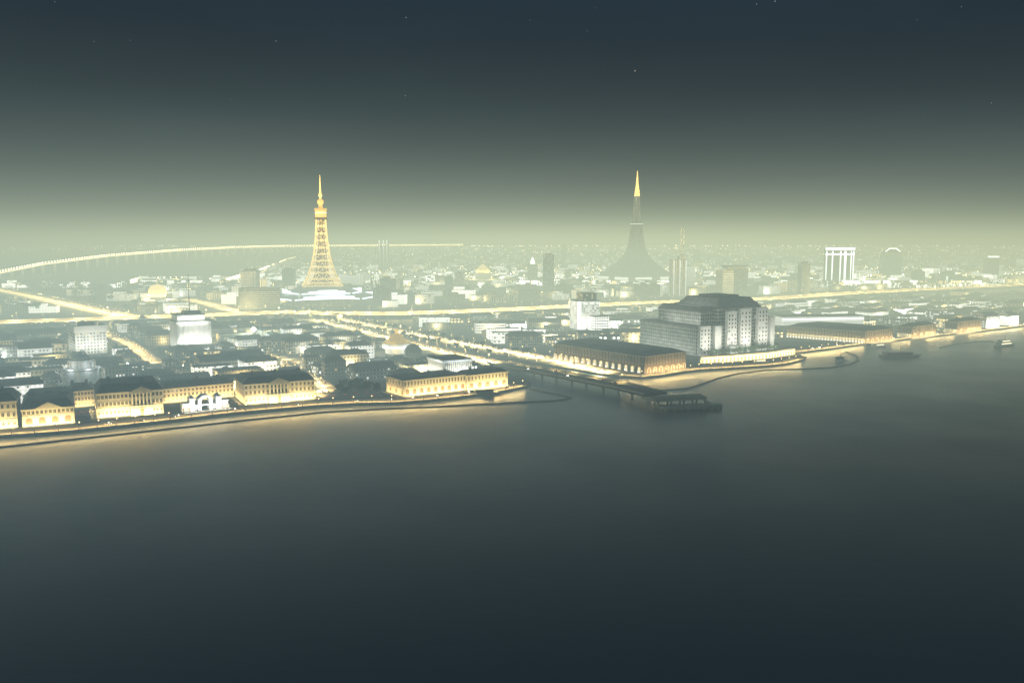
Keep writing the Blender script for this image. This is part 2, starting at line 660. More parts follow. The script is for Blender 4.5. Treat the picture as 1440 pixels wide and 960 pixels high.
s.v = [tuple(q) for q in poly] + [(q.x, q.y, -4.) for q in poly]
s.f = [tuple(range(n))] + [(i, i + n, (i + 1) % n + n, (i + 1) % n) for i in range(n)]
s.mi = [0] + [1] * n
struct(s.build('ground', [M['earth'], M['quay_stone']]))


def ribbon(name, pts, w, z, mat, kind='structure', off=0.):
    """A flat strip along a polyline of world points."""
    pts = [Vector(q) for q in pts]
    L, Rr = [], []
    for i, q in enumerate(pts):
        d = (pts[min(i + 1, len(pts) - 1)] - pts[max(i - 1, 0)])
        d.z = 0
        d.normalize()
        nrm = Vector((-d.y, d.x, 0))
        L.append(q + nrm * (w / 2 + off))
        Rr.append(q - nrm * (w / 2 - off))
    s = MB()
    for i in range(len(pts) - 1):
        s.quad((Rr[i].x, Rr[i].y, z), (Rr[i + 1].x, Rr[i + 1].y, z), (L[i + 1].x, L[i + 1].y, z), (L[i].x, L[i].y, z))
    o = s.build(name, mat)
    if kind:
        o['kind'] = kind
    return o


def dense(pts, step):
    out = []
    for a, b in zip(pts, pts[1:]):
        a, b = Vector(a), Vector(b)
        nseg = max(1, round((b - a).length / step))
        out += [a.lerp(b, i / nseg) for i in range(nseg)]
    out.append(Vector(pts[-1]))
    return out


def offset(pts, d):
    out = []
    for i, q in enumerate(pts):
        t = (Vector(pts[min(i + 1, len(pts) - 1)]) - Vector(pts[max(i - 1, 0)]))
        t.z = 0
        t.normalize()
        out.append(Vector(q) + Vector((-t.y, t.x, 0)) * d)
    return out


def wall_along(name, pts, w, z0, z1, mat, label, cat, group=None):
    """Low kerb or parapet that follows a polyline."""
    a, b = offset(pts, w / 2), offset(pts, -w / 2)
    s = MB()
    nn = len(pts)
    for i in range(nn):
        for q, z in ((b[i], z0), (a[i], z0), (a[i], z1), (b[i], z1)):
            s.v.append((q.x, q.y, z))
    for i in range(nn - 1):
        e, f = 4 * i, 4 * i + 4
        for x, y in ((3, 2), (0, 3), (2, 1)):
            s.f.append((e + x, f + x, f + y, e + y))
            s.mi.append(0)
    s.f += [(0, 1, 2, 3), tuple(4 * (nn - 1) + i for i in (3, 2, 1, 0))]
    s.mi += [0, 0]
    return tag(s.build(name, mat), label, cat, group)


lq = [G(*q) for q in LQ]
rq = [G(*q) for q in RQ[1:10]]
rr2 = [G(*q) for q in RR_]
QW = 17.
ribbon('quay_road', offset(lq, QW / 2 + 1.2), QW, GZ + .02, M['paving'])
ribbon('quay_road', offset(rq, 6.5 + 1.2), 13, GZ + .02, M['paving'])
ribbon('quay_road', offset(rr2, 6 + 1.2), 12, GZ + .02, M['paving'])
ROADS.append((offset(lq, QW / 2 + 1), QW / 2))
ROADS.append((offset(rq, 6.5), 6))
ROADS.append((offset(rr2, 7), 6))
wall_along('quay_wall', offset(lq, .5), 1.2, -3, GZ + .2, M['quay_stone'], 'long pale granite quay wall in front of the floodlit palaces', 'quay wall')
wall_along('quay_wall', offset(rq, .5), 1.2, -3, GZ + .2, M['quay_stone'], 'curved granite quay wall below the arcade beside the canal mouth', 'quay wall')
wall_along('quay_wall', offset(rr2, .5), 1.2, -3, GZ + .2, M['quay_stone'], 'straight granite quay wall running away on the far right shore', 'quay wall')

# low breakwaters out in the water, following the quays
bwL = [G(x, y, 0) for x, y in [(-160, 648), (0, 629), (120, 616), (239, 603), (350, 590.5), (458, 579.5), (530, 575.5), (602, 572.5), (728, 566), (775, 564), (795, 562), (803, 559.5), (790, 556), (768, 552), (745, 547)]]
wall_along('breakwater', dense(bwL, 12), 2.2, -3, .7, M['dark_stone'], 'long thin dark breakwater running parallel to the palace quay and closing in a point', 'breakwater')
bwR = [G(x, y, 0) for x, y in [(930, 549), (965, 547), (985, 541), (1010, 532), (1040, 525), (1080, 520.5), (1130, 519), (1170, 517), (1196, 512.5), (1207, 507), (1205, 501), (1190, 495)]]
wall_along('breakwater', dense(bwR, 12), 2.2, -3, .7, M['dark_stone'], 'curved dark breakwater around the basin below the stepped dark building', 'breakwater')
bwF = [G(x, y, 0) for x, y in [(1322, 489), (1345, 484), (1375, 480.5), (1398, 480)]]
wall_along('breakwater', dense(bwF, 12), 2., -3, .6, M['dark_stone'], 'short faint breakwater leading to the small ship on the far right', 'breakwater')

# ------------------------------------------------------------------ roads
def P3(l):
    return [G(*q) for q in l]


def road(name, px, w, mat='asphalt', zo=.016, reg=True):
    pts = dense(P3(px), 60)
    ribbon(name, pts, w, GZ + zo, M[mat])
    if reg:
        ROADS.append((pts, w / 2))
    return pts


AVH = 7.
AV_PX = [(-120, 454), (0, 452.5), (100, 449.5), (190, 446), (300, 442.5), (400, 438.5), (480, 440.5), (560, 440.5), (640, 438), (720, 434.5), (800, 430.5), (870, 427), (940, 424), (1010, 422), (1080, 419.5), (1200, 411.5), (1320, 405.5), (1440, 400), (1560, 395)]
cross = dense([G(x, y, GZ + AVH) for x, y in AV_PX], 60)
AVW = 62.
av_a, av_b = offset(cross, AVW / 2), offset(cross, -AVW / 2)
s = MB()
for i in range(len(cross) - 1):
    s.hexa([(av_b[i].x, av_b[i].y, GZ), (av_b[i + 1].x, av_b[i + 1].y, GZ), (av_a[i + 1].x, av_a[i + 1].y, GZ), (av_a[i].x, av_a[i].y, GZ)],
           [(av_b[i].x, av_b[i].y, GZ + AVH), (av_b[i + 1].x, av_b[i + 1].y, GZ + AVH), (av_a[i + 1].x, av_a[i + 1].y, GZ + AVH), (av_a[i].x, av_a[i].y, GZ + AVH)], 1, 0, bottom=False)
struct(s.build('raised_avenue', [M['paving'], M['quay_stone']]))
ROADS.append((cross, AVW / 2))
boul_l = road('boulevard', [(396, 439), (430, 445.5), (470, 454.5), (520, 466), (560, 477), (600, 487), (640, 496.5), (700, 509.5)], 22, 'paving', zo=.022)
boul_r = road('boulevard', [(420, 437.5), (470, 446), (520, 456), (560, 464.5), (620, 476), (680, 487), (740, 497.5), (790, 507.5), (832, 517.5), (862, 524)], 20, 'paving', zo=.028)
diag = road('diagonal_road', [(-80, 393), (0, 407.5), (60, 420), (120, 433), (165, 442), (185, 446)], 44, 'paving', zo=.034)
ramp_ = road('slip_road', [(150, 441), (163, 435), (176, 424.5)], 16, zo=.04)
diag2 = road('diagonal_road', [(262, 420), (290, 426), (318, 434), (352, 440)], 34, 'paving', zo=.034)
street = road('street', [(443, 560), (462, 546), (452, 538), (436, 530), (418, 522), (380, 505)], 13, 'paving', zo=.022)
street2 = road('street', [(222, 511), (200, 494), (180, 481), (150, 470), (140, 458)], 16, 'paving', zo=.022)
street3 = road('street', [(300, 481), (330, 489), (400, 505), (430, 512)], 9, zo=.026)
# the strip between the two boulevard carriageways: tracks and verge
strip_c = [(a + b) / 2 for a, b in zip(dense(P3([(412, 438.5), (560, 470.5), (690, 498), (770, 508)]), 40), dense(P3([(412, 438.5), (560, 470.5), (690, 498), (770, 508)]), 40))]
for i, o_ in enumerate((-16, -11, -6, -1, 4, 9)):
    ribbon('track_bed', offset(strip_c[3:-1], o_), 2.6, GZ + .05, M['rail' if i % 2 else 'roof3'])
ROADS.append((strip_c, 30))
# plazas
for i, (c_, w_, d_, rz_) in enumerate([(G(120, 580), 26, 22, .5), (G(300, 570), 42, 22, .47), (G(495, 556), 46, 22, .3)]):
    s = MB()
    s.quad(*[Matrix.Translation(c_ + Vector((0, 0, .008 + .004 * i))) @ Matrix.Rotation(rz_, 4, 'Z') @ Vector(q) for q in ((-w_ / 2, -d_ / 2, 0), (w_ / 2, -d_ / 2, 0), (w_ / 2, d_ / 2, 0), (-w_ / 2, d_ / 2, 0))])
    struct(s.build('plaza', M['asphalt']))

# the far land rises gently to low hills on the horizon
def sstep(t):
    t = max(0., min(1., t))
    return t * t * (3 - 2 * t)


def terrain(x, y):
    st = 4300 + 1700 * sstep((-x - 700) / 900)
    t = sstep((y - st) / (8900 - st))
    return 86 * t * (1 + .10 * noise.noise((x * .0009, y * .0007, 3.1)))


def Gt(px, py):
    d = ray(px, py)
    y = 2300.
    while y < 8850:
        z = CAM_H + d.z * y / d.y
        x = d.x * y / d.y
        if z <= GZ + terrain(x, y):
            return Vector((x, y, GZ + terrain(x, y)))
        y += 20
    return None


def Gd(px, py, y):
    d = ray(px, py)
    return Vector((d.x * y / d.y, y, CAM_H + d.z * y / d.y))


s = MB()
NX, NY = 90, 36
for j in range(NY + 1):
    for i in range(NX + 1):
        x, y = -9500 + 19000 * i / NX, 4200 + 4780 * j / NY
        s.v.append((x, y, GZ + terrain(x, y) - .8 + (1.2 if terrain(x, y) > .3 else 0)))
for j in range(NY):
    for i in range(NX):
        a = j * (NX + 1) + i
        s.f.append((a, a + 1, a + NX + 2, a + NX + 1))
        s.mi.append(0)
struct(s.build('hills', M['earth'], smooth=True))

# the lake at the back left
lk = [G(x, y) for x, y in [(-500, 402), (0, 402), (90, 403), (170, 402), (188, 396), (230, 394.5), (290, 395), (330, 390), (352, 379), (350, 372), (330, 367), (250, 365), (120, 365), (0, 368), (-500, 374)]]
s = MB()
s.quad(*[(q.x, q.y, GZ + .3) for q in lk])
struct(s.build('lake', M['water']))
# ------------------------------------------------------------------ palaces and other detailed buildings
def window_mesh(w, h, arched=False):
    s = MB()
    f = .22
    s.box(-w / 2 - f, w / 2 + f, -.22, .04, -f, 0, m=0)
    s.box(-w / 2 - f, -w / 2, -.18, .04, .002, h, m=0)
    s.box(w / 2, w / 2 + f, -.18, .04, .002, h, m=0)
    if arched:
        n = 6
        for i in range(n):
            a0, a1 = PI * i / n, PI * (i + 1) / n
            r0, r1 = w / 2, w / 2 + f
            b = [(r0 * math.cos(a0), -.18, h + r0 * math.sin(a0)), (r1 * math.cos(a0), -.18, h + r1 * math.sin(a0)),
                 (r1 * math.cos(a1), -.18, h + r1 * math.sin(a1)), (r0 * math.cos(a1), -.18, h + r0 * math.sin(a1))]
            s.hexa(b, [(q[0], .04, q[2]) for q in b], m=0)
        s.v += [(w / 2 * math.cos(PI * i / 10), -.05, h + w / 2 * math.sin(PI * i / 10)) for i in range(11)]
        s.f.append(tuple(range(len(s.v) - 11, len(s.v))))
        s.mi.append(1)
    else:
        s.box(-w / 2 - f, w / 2 + f, -.26, .04, h + .002, h + f * 1.4, m=0)
    s.quad((-w / 2, -.05, 0), (w / 2, -.05, 0), (w / 2, -.05, h), (-w / 2, -.05, h), m=1)
    # glazing bar
    s.box(-.06, .06, -.09, -.052, 0, h, m=0)
    o = s.build('window', [M['trim'], M['pane']])
    d = o.data
    bpy.data.objects.remove(o)
    return d


WIN = window_mesh(1.5, 2.6)
WIN_S = window_mesh(1.3, 1.7)
WIN_L = window_mesh(2.0, 3.6)
WIN_T = window_mesh(1.3, 4.2)
ARCHED = window_mesh(3.6, 3.4, True)


def door_arch(w, h, back='door'):
    s = MB()
    s.v += [(-w / 2, -.06, 0), (w / 2, -.06, 0)] + [(w / 2 * math.cos(PI * i / 12), -.06, h + w / 2 * math.sin(PI * i / 12)) for i in range(13)]
    s.f.append((0, 1) + tuple(range(2, 15)))
    s.mi.append(1)
    for sx in (-1, 1):
        x = sx * (w / 2 + .3)
        s.box(x - .3, x + .3, -.3, .04, 0, h, m=0)
    for i in range(8):
        a0, a1 = PI * i / 8, PI * (i + 1) / 8
        r0, r1 = w / 2, w / 2 + .6
        b = [(r0 * math.cos(a0), -.3, h + r0 * math.sin(a0)), (r1 * math.cos(a0), -.3, h + r1 * math.sin(a0)),
             (r1 * math.cos(a1), -.3, h + r1 * math.sin(a1)), (r0 * math.cos(a1), -.3, h + r0 * math.sin(a1))]
        s.hexa(b, [(q[0], .04, q[2]) for q in b], m=0)
    o = s.build('archway', [M['trim'], M[back]])
    d = o.data
    bpy.data.objects.remove(o)
    return d


ARCHWAY = door_arch(4.2, 3.6)
ARCH_S = door_arch(2.8, 3.2)
ARCH_LIT = door_arch(2.8, 3.2, 'lit_niche')


def column_mesh(h, r):
    s = MB()
    s.box(-r * 1.4, r * 1.4, -r * 1.4, r * 1.4, 0, .5)
    s.lathe([(r * 1.1, .5), (r, .8), (r * .86, h - .8), (r * 1.2, h - .45)], 8)
    s.box(-r * 1.35, r * 1.35, -r * 1.35, r * 1.35, h - .45, h)
    o = s.build('column', M['trim'])
    d = o.data
    bpy.data.objects.remove(o)
    return d


COL = column_mesh(13, .6)


def chimney_mesh():
    s = MB()
    s.box(-.8, .8, -.6, .6, 0, 2.6)
    s.box(-1, 1, -.8, .8, 2.6, 3.)
    o = s.build('chimney', M['stone_grey'])
    d = o.data
    bpy.data.objects.remove(o)
    return d


CHIM = chimney_mesh()


def skylight_mesh():
    s = MB()
    s.box(-2.5, 2.5, -1.2, 1.2, 0, .5, 0)
    s.gable(-2.4, 2.4, -1.1, 1.1, .503, 1.5, 1)
    o = s.build('skylight', [M['metal'], M['glassroof']])
    d = o.data
    bpy.data.objects.remove(o)
    return d


SKYL = skylight_mesh()


def palace(name, label, pl, pr, d, h, floors, bays, roofh=5., stone='stone', portico=None, arches=0, win=None, side=True, flood=None, lcol=WARM,
           ground=0., group=None, roofm='roof', sidearch=0, inset=4., dormers=0):
    """Stone block with cornice, hipped roof and windows that stand on the facade; local x along the front, y into the block."""
    c, w, rz = site(pl, pr)
    t = thing(name, label, 'palace', c, rz, group)
    occupy(c, w, d, rz)
    win = win or WIN
    s = MB()
    s.box(-w / 2, w / 2, 0, d, 0, h)
    s.box(-w / 2 - .25, w / 2 + .25, -.25, d + .25, 0, 1.2)
    s.build('wall', M[stone], t)
    s = MB()
    for z, o_, th in ((h - .9, .35, .5), (h - .4, .8, .7)):
        s.box(-w / 2 - o_, w / 2 + o_, -o_, d + o_, z, z + th - .003)
    gz = ground or h / floors
    s.box(-w / 2 - .3, w / 2 + .3, -.3, d + .3, gz - .35, gz)
    s.build('cornice', M['trim'], t)
    s = MB()
    zr = h + .31
    s.frustum(-w / 2 - .5, w / 2 + .5, -.5, d + .5, zr, zr + roofh, inset, min(inset, d * .42))
    roof = s.build('roof', M[roofm], t)
    for q in range(max(2, int(w / 14))):
        child(CHIM, 'chimney', roof, (-w / 2 + w * (q + .5) / max(2, int(w / 14)) + R.uniform(-2, 2), d * R.uniform(.35, .65), zr + roofh - .4), R.uniform(0, 3))
    for q in range(dormers):
        child(SKYL, 'skylight', roof, (-w / 2 + w * (q + .5) / dormers, d * R.uniform(.4, .6), zr + roofh - .25), 0)
    fh = (h - gz) / max(1, floors - 1)
    px0, px1 = portico if portico else (9, 9)
    nwin = 0
    for b in range(bays):
        x = -w / 2 + w * (b + .5) / bays
        if px0 * w - w / 2 < x < px1 * w - w / 2:
            continue
        for f in range(floors):
            if f == 0 and arches:
                continue
            z = gz + (f - 1) * fh + fh * .22 if f else gz * .3
            if nwin < 90:
                child(win if f else WIN_S, 'window', t, (x, 0, z), 0, (1, 1, min(1, (fh if f else gz) * .62 / (2.6 if f else 1.7))))
                nwin += 1
    for a in range(arches):
        child(ARCHWAY, 'archway', t, (-w / 2 + w * (a + .5) / arches, 0, 0), 0, (min(1, w / arches / 7.5), 1, min(1, gz / 6.6)))
    if side:
        nb = max(2, int(d / 5))
        for b in range(nb):
            y = d * (b + .5) / nb
            for f in range(1, floors):
                if nwin < 98:
                    child(win, 'window', t, (-w / 2, y, gz + (f - 1) * fh + fh * .22), -PI / 2, (1, 1, min(1, fh * .62 / 2.6)))
                    nwin += 1
            if sidearch and b % 2 == 0:
                child(ARCH_S, 'archway', t, (-w / 2, y, 0), -PI / 2)
    if portico:
        x0, x1 = px0 * w - w / 2, px1 * w - w / 2
        s = MB()
        s.box(x0, x1, -2.2, -.31, 0, gz)
        s.box(x0, x1, -2.6, -.86, h - 1.2, h + .2)
        s.box(x0 + .6, x1 - .6, -.5, -.312, gz + .01, h - 1.22)
        s.build('portico', M[stone], t)
        s = MB()
        s.gable(x0 - .5, x1 + .5, -2.9, d * .4, h + .21, h + (x1 - x0) * .24 + .2, 0, 'y')
        ped = s.build('pediment', [M['stone']], t)
        s = MB()
        s.gable(x0 - .9, x1 + .9, -2.4, d * .4, h + .45, h + (x1 - x0) * .24 + .75, 0, 'y')
        s.build('pediment_roof', M[roofm], ped)
        ncol = 6
        for i in range(ncol):
            child(COL, 'column', t, (x0 + (x1 - x0) * (i + .5) / ncol, -1.5, gz + .003), 0, (1, 1, (h - 1.2 - gz) / 13))
        for i in range(ncol - 1):
            for f in range(1, floors):
                child(win, 'window', t, (x0 + (x1 - x0) * (i + 1) / ncol, -.5, gz + (f - 1) * fh + fh * .22), 0, (.9, 1, min(1, fh * .6 / 2.6)))
        child(ARCH_S, 'door', t, ((x0 + x1) / 2, -2.2, 0), 0, (1, 1, min(1, gz / 5.2)))
    if flood:
        # strip of floodlights in the paving, aimed up the facade
        light('floodlight', 'AREA', (0, -4.5, .6), flood * w, lcol, t, (PI / 2 + .55, 0, 0), w * .96, .5)
    return t, c, w, rz


FL = 360.
palace('palace', 'yellow lit palace cut off by the left edge of the view', (-48, 606), (25, 600.5), 30, HT(0, 603, 566), 3, 9, 5, ground=6., flood=FL, lcol=WARM)
palace('palace', 'low palace with four big ground floor arches and a small pediment, nearest the left', (32, 600), (105, 594), 62, HT(68, 597, 574), 2, 12, 5, ground=6.8, arches=4, flood=FL * 1.25, sidearch=1,
       portico=None, dormers=3)
_c, _w, _r = site((32, 600), (105, 594))
palace('palace', 'recessed yellow wing behind the small court between two quay palaces', (100, 573), (133, 570), 18, HT(115, 572, 550), 3, 7, 4, flood=FL * .6, lcol=SODIUM)
palace('palace', 'large palace with columned central portico, left of the white gate', (137, 587.5), (230, 580), 40, HT(180, 584, 551), 3, 17, 5, ground=6.5, portico=(.5, .84), flood=FL * 1.25)
palace('palace', 'long recessed wing with two rows of windows behind the white gate', (229, 567), (329, 557), 16, HT(280, 562, 543), 3, 18, 4, flood=FL * .7, lcol=SODIUM)
palace('palace', 'large palace with golden pediment, right of the white gate', (344, 568.5), (443, 560.5), 36, HT(390, 565, 538), 3, 17, 4.5, ground=6.2, portico=(.33, .63), flood=FL * 1.1)
palace('palace', 'corner palace with tall ground floor arches, in front of the white colonnaded hall', (568, 557.5), (655, 548), 30, HT(611, 552, 530.5), 2, 20, 1.2, ground=6.5, arches=9, flood=FL * .9, sidearch=1, win=WIN_T)
palace('palace', 'short arched palace on the point of the left quay', (657, 548.5), (714, 542), 18, HT(685, 545, 525), 2, 12, 2.5, ground=6.5, arches=5, flood=FL * 1.1, win=WIN_T)
# small pediment of the arched palace
t = bpy.data.objects['palace.001']
s = MB()
hB = HT(68, 597, 574)
s.gable(-8, 8, -.85, 14, hB + .32, hB + 4.2, 0, 'y')
s.build('pediment', M['stone'], t)
# side light for the passage beside it and the left flanks
for nm, dd in (('palace.001', 62), ('palace.003', 40), ('palace.005', 36), ('palace.006', 30)):
    o = bpy.data.objects[nm]
    w_ = max(v.co.x for v in [c for c in o.children if c.name.startswith('wall')][0].data.vertices)
    light('floodlight', 'AREA', (-w_ - 4, dd / 2, .6), 150 * dd, SODIUM, o, (PI / 2 + .5, 0, -PI / 2), dd, .5)

# --- the white gate
c, w, rz = site((257, 579), (321, 572.5))
t = thing('triumphal_gate', 'brilliant white gate with round central arch and two pylons on the quay', 'gate', c, rz)
occupy(c, w, 8, rz)
hh = HT(289, 576, 556)
s = MB()
s.box(-w * .16, -w * .09, 0, 7, 0, hh * .82)
s.box(w * .09, w * .16, 0, 7, 0, hh * .82)
n = 10
ra, rb, zc = w * .09, w * .16, hh * .42
for i in range(n):
    a0, a1 = PI * i / n, PI * (i + 1) / n
    b = [(ra * math.cos(a), -.4, hh * .6 + ra * math.sin(a) * .9) for a in (a0, a1)]
    e = [(rb * math.cos(a), -.4, hh * .6 + rb * math.sin(a) * .9) for a in (a1, a0)]
    ring = [b[0], e[1], e[0], b[1]]
    s.hexa(ring, [(q[0], 7.4, q[2]) for q in ring])
s.build('arch', M['stone_white'], t)
s = MB()
s.box(-w * .35, w * .35, 1, 6, hh * .28, hh * .36)
s.build('beam', M['stone_white'], t)
for sx in (-1, 1):
    s = MB()
    x = sx * w * .29
    s.box(x - w * .055, x + w * .055, -.5, 7.5, 0, hh * .82)
    s.box(x - w * .065, x + w * .065, -.8, 7.8, hh * .82, hh * .88)
    s.frustum(x - w * .05, x + w * .05, 0, 7, hh * .883, hh * 1.05, w * .03, 2)
    s.build('pylon', M['stone_white'], t)
    s = MB()
    x0, x1 = sorted((sx * w * .35, sx * w * .5))
    s.box(x0 + .003, x1, 0, 6, 0, hh * .5)
    s.box(x0 + .003, x1 + .4, -.4, 6.4, hh * .5, hh * .56)
    s.build('wing', M['stone_white'], t)
    for i in range(3):
        child(ARCH_S, 'archway', t, (x0 + (x1 - x0) * (i + .5) / 3, 0, 0), 0, (.7, 1, .55))
    s = MB()
    x0, x1 = sorted((sx * w * .162, sx * w * .233))
    s.box(x0, x1, 2, 6, 0, hh * .27)
    s.build('railing', M['stone_white'], t)
light('floodlight', 'AREA', (0, -6, .6), 8500, WHITE, t, (PI / 2 + .5, 0, 0), w, .6)

# --- white colonnaded hall behind the corner palace
c, w, rz = site((624, 541), (651, 538.5))
A = G(588, 533)
dd = (A - G(624, 541)).length
c, w, rz = site((624, 541), (651, 538.5))
hz_ = HT(636, 540, 508.5)
t = thing('colonnade_hall', 'brilliant white flat roofed hall wrapped in tall columns, rising behind the corner palace', 'hall', c, rz)
w = 27.
c = G(624, 541) + Vector((math.cos(rz), math.sin(rz), 0)) * w / 2
t.location = c
occupy(c, w, 30, rz)
s = MB()
s.box(-w / 2 + 1.5, w / 2 - 1.5, 1.5, 30, 0, hz_ - .5)
s.build('wall', M['stone_grey'], t)
s = MB()
s.box(-w / 2 - .5, w / 2 + .5, -.5, 32, hz_ - .49, hz_ + 1.2)
s.build('cornice', M['stone_white'], t)
s = MB()
s.box(-w / 2, w / 2, 0, 31.5, hz_ + 1.203, hz_ + 2.)
s.build('roof', M['roof3'], t)
s = MB()
s.box(-w / 2 - .5, w / 2 + .5, -.5, 32, hz_ * .42, hz_ * .5)
s.build('plinth', M['stone_white'], t)
for i in range(14):
    child(COL, 'column', t, (-w / 2 + .8 + (w - 1.6) * i / 13, .4, hz_ * .5 + .003), 0, (.75, .75, (hz_ * .5 - .51) / 13))
for i in range(1, 15):
    child(COL, 'column', t, (-w / 2 + .4, .4 + 31 * i / 15, hz_ * .5 + .003), 0, (.75, .75, (hz_ * .5 - .51) / 13))
light('floodlight', 'AREA', (0, -1.1, hz_ * .5 + .3), 2600, COOL, t, (PI + -.25, 0, 0), w, .5)
light('floodlight', 'AREA', (-w / 2 - 1.1, 15, hz_ * .5 + .3), 2600, COOL, t, (PI, -.25, 0), .5, 30)
light('floodlight', 'AREA', (0, -9, hz_ * .55), 7000, COOL, t, (PI / 2 + .2, 0, 0), w, .5)
light('floodlight', 'AREA', (-w / 2 - 9, 15, hz_ * .55), 6000, COOL, t, (PI / 2 + .2, 0, -PI / 2), 30, .5)

# --- arcades: long low stone ranges with an uplighter between every pair of windows
def arcade(label, corner, left, right, h_px, roofh, nl, nr, stone='stone_brown', power=1800., lamps_l=True, nm='arcade'):
    """corner: the near corner; left / right: the far ends of its two visible faces."""
    c0, a, b = G(*corner), G(*left), G(*right)
    rz = math.atan2((b - c0).y, (b - c0).x)
    ux, uy = Vector((math.cos(rz), math.sin(rz), 0)), Vector((-math.sin(rz), math.cos(rz), 0))
    wr = (b - c0).length
    v = a - c0
    dl, sh = v.dot(uy), v.dot(ux)
    h = HT(corner[0], corner[1], h_px)
    t = thing(nm, label, 'arcade building', c0, rz)
    OCC.append([(c0.x, c0.y), (b.x, b.y), (b.x + v.x, b.y + v.y), (a.x, a.y)])
    V = lambda x, y, z: (x + sh * y / dl, y, z)
    s = MB()
    s.hexa([V(0, 0, 0), V(wr, 0, 0), V(wr, dl, 0), V(0, dl, 0)], [V(0, 0, h), V(wr, 0, h), V(wr, dl, h), V(0, dl, h)])
    s.build('wall', M[stone], t)
    s = MB()
    o_ = .9
    s.hexa([V(-o_, -o_, h - .7), V(wr + o_, -o_, h - .7), V(wr + o_, dl + o_, h - .7), V(-o_, dl + o_, h - .7)],
           [V(-o_, -o_, h + .2), V(wr + o_, -o_, h + .2), V(wr + o_, dl + o_, h + .2), V(-o_, dl + o_, h + .2)])
    s.build('cornice', M['trim'], t)
    s = MB()
    ix = min(9, wr * .3)
    s.hexa([V(-.5, -.5, h + .203), V(wr + .5, -.5, h + .203), V(wr + .5, dl + .5, h + .203), V(-.5, dl + .5, h + .203)],
           [V(ix, ix, h + roofh), V(wr - ix, ix, h + roofh), V(wr - ix, dl - ix, h + roofh), V(ix, dl - ix, h + roofh)])
    s.build('roof', M['roof'], t)
    ang = math.atan2(-dl, -sh)      # direction of the left face as a front
    q = MB()
    q.box(-.3, .3, -.5, -.05, 0, .5)
    fit = None
    lit_every = max(1, nl // 14)
    for i in range(nl):
        y = dl * (i + .5) / nl
        if i < 45:
            child(WIN_T, 'window', t, V(0, y, h * .52), ang, (1, 1, h * .36 / 4.2))
        if i % lit_every == lit_every // 2:
            child(ARCH_LIT, 'lit_niche', t, V(0, y, 0), ang, (1.25, 1, min(1.1, h * .46 / 4.6)))
            yy = y
            if lamps_l:
                nd = Vector((-dl, sh, 0)).normalized() * 1.6
                p = Vector(V(0, yy, 1.)) + nd
                fit = q.build('wall_lamp', M['lamp_white'], t) if fit is None else fit
                f2 = fit if i == lit_every // 2 else child(fit.data, 'wall_lamp', t)
                f2.location = p
                light('uplighter', 'SPOT', p + Vector((0, 0, .8)), power * 1.1, SODIUM, t, (PI, 0, 0), .3, spot=(1.5, .8)).rotation_euler = Vector((-nd.x * .38, -nd.y * .38, 1)).to_track_quat('-Z', 'Y').to_euler()
    for i in range(nr):
        x = wr * (i + .5) / nr
        child(WIN_T, 'window', t, (x, 0, h * .52), 0, (1, 1, h * .36 / 4.2))
        if i % 2:
            child(ARCH_S, 'archway', t, (x, 0, 0), 0, (1, 1, min(1, h * .42 / 4.6)))
    light('floodlight', 'AREA', (wr / 2, -4.5, .6), power * wr * .09, (1., .72, .34), t, (PI / 2 + .5, 0, 0), wr, .5)
    return t


arcade('long brown arcade with a row of glowing arches beside the canal mouth', (906, 525.5), (779, 504), (964, 517.5), 501.5, 3.5, 30, 14, power=2600)
arcade('low brown arcade with glowing arches on the far right quay, nearest the stepped building', (1215, 482.5), (1106, 474), (1255, 478), 466, 4., 26, 12, power=3200)
arcade('short yellow lit arcade on the far right quay, between the two other arcades', (1281, 475), (1262, 473.5), (1316, 470.5), 459.5, 4., 6, 9, power=3600, lamps_l=False)
arcade('small pale yellow arcade on the far right quay, beside the white houses at the end', (1345, 468.5), (1328, 467), (1380, 464), 453, 4., 6, 8, power=4000, lamps_l=False)

# --- the stepped dark building on the promontory
c0 = G(979, 500)
aL, bR = G(900, 486), G(1084, 490)
rz = math.atan2((bR - c0).y, (bR - c0).x)
ux = Vector((math.cos(rz), math.sin(rz), 0))
uy = Vector((-math.sin(rz), math.cos(rz), 0))
wr = (bR - c0).length
dl = (aL - c0).dot(uy)
sh = (aL - c0).dot(ux)
OCC.append([(c0.x, c0.y), (bR.x, bR.y), ((bR + aL - c0).x, (bR + aL - c0).y), (aL.x, aL.y)])
t = thing('stepped_building', 'huge grey stepped building with sloping roofs and pale floodlit piers on the promontory', 'building', c0, rz)
h1 = HT(979, 500, 462)
h2 = HT(1010, 497, 443)
h3 = HT(1045, 494, 433)
print('STEP', wr, dl, sh, h1, h2, h3, c0)
K = sh / dl
V = lambda x, y, z: (x + K * y, y, z)


def skew(s, x0, x1, y0, y1, z0, z1, ins=0., m=0, mt=None):
    return s.hexa([V(x0, y0, z0), V(x1, y0, z0), V(x1, y1, z0), V(x0, y1, z0)],
                  [V(x0 + ins, y0 + ins, z1), V(x1 - ins, y0 + ins, z1), V(x1 - ins, y1 - ins, z1), V(x0 + ins, y1 - ins, z1)], m, mt)


def tier(name, x0, x1, y0, y1, z0, z1, wall='wall_big', roof='roof2'):
    s = MB()
    skew(s, x0, x1, y0, y1, z0, z1)
    w_ = s.build(name, M[wall], t)
    s = MB()
    skew(s, x0 - .8, x1 + .8, y0 - .8, y1 + .8, z1 + .002, z1 + 1.4)
    s.build('parapet', M['stone_grey'], w_)
    s = MB()
    skew(s, x0 - .4, x1 + .4, y0 - .4, y1 + .4, z1 + 1.403, z1 + 1.9)
    s.build('roof', M[roof], w_)
    return w_


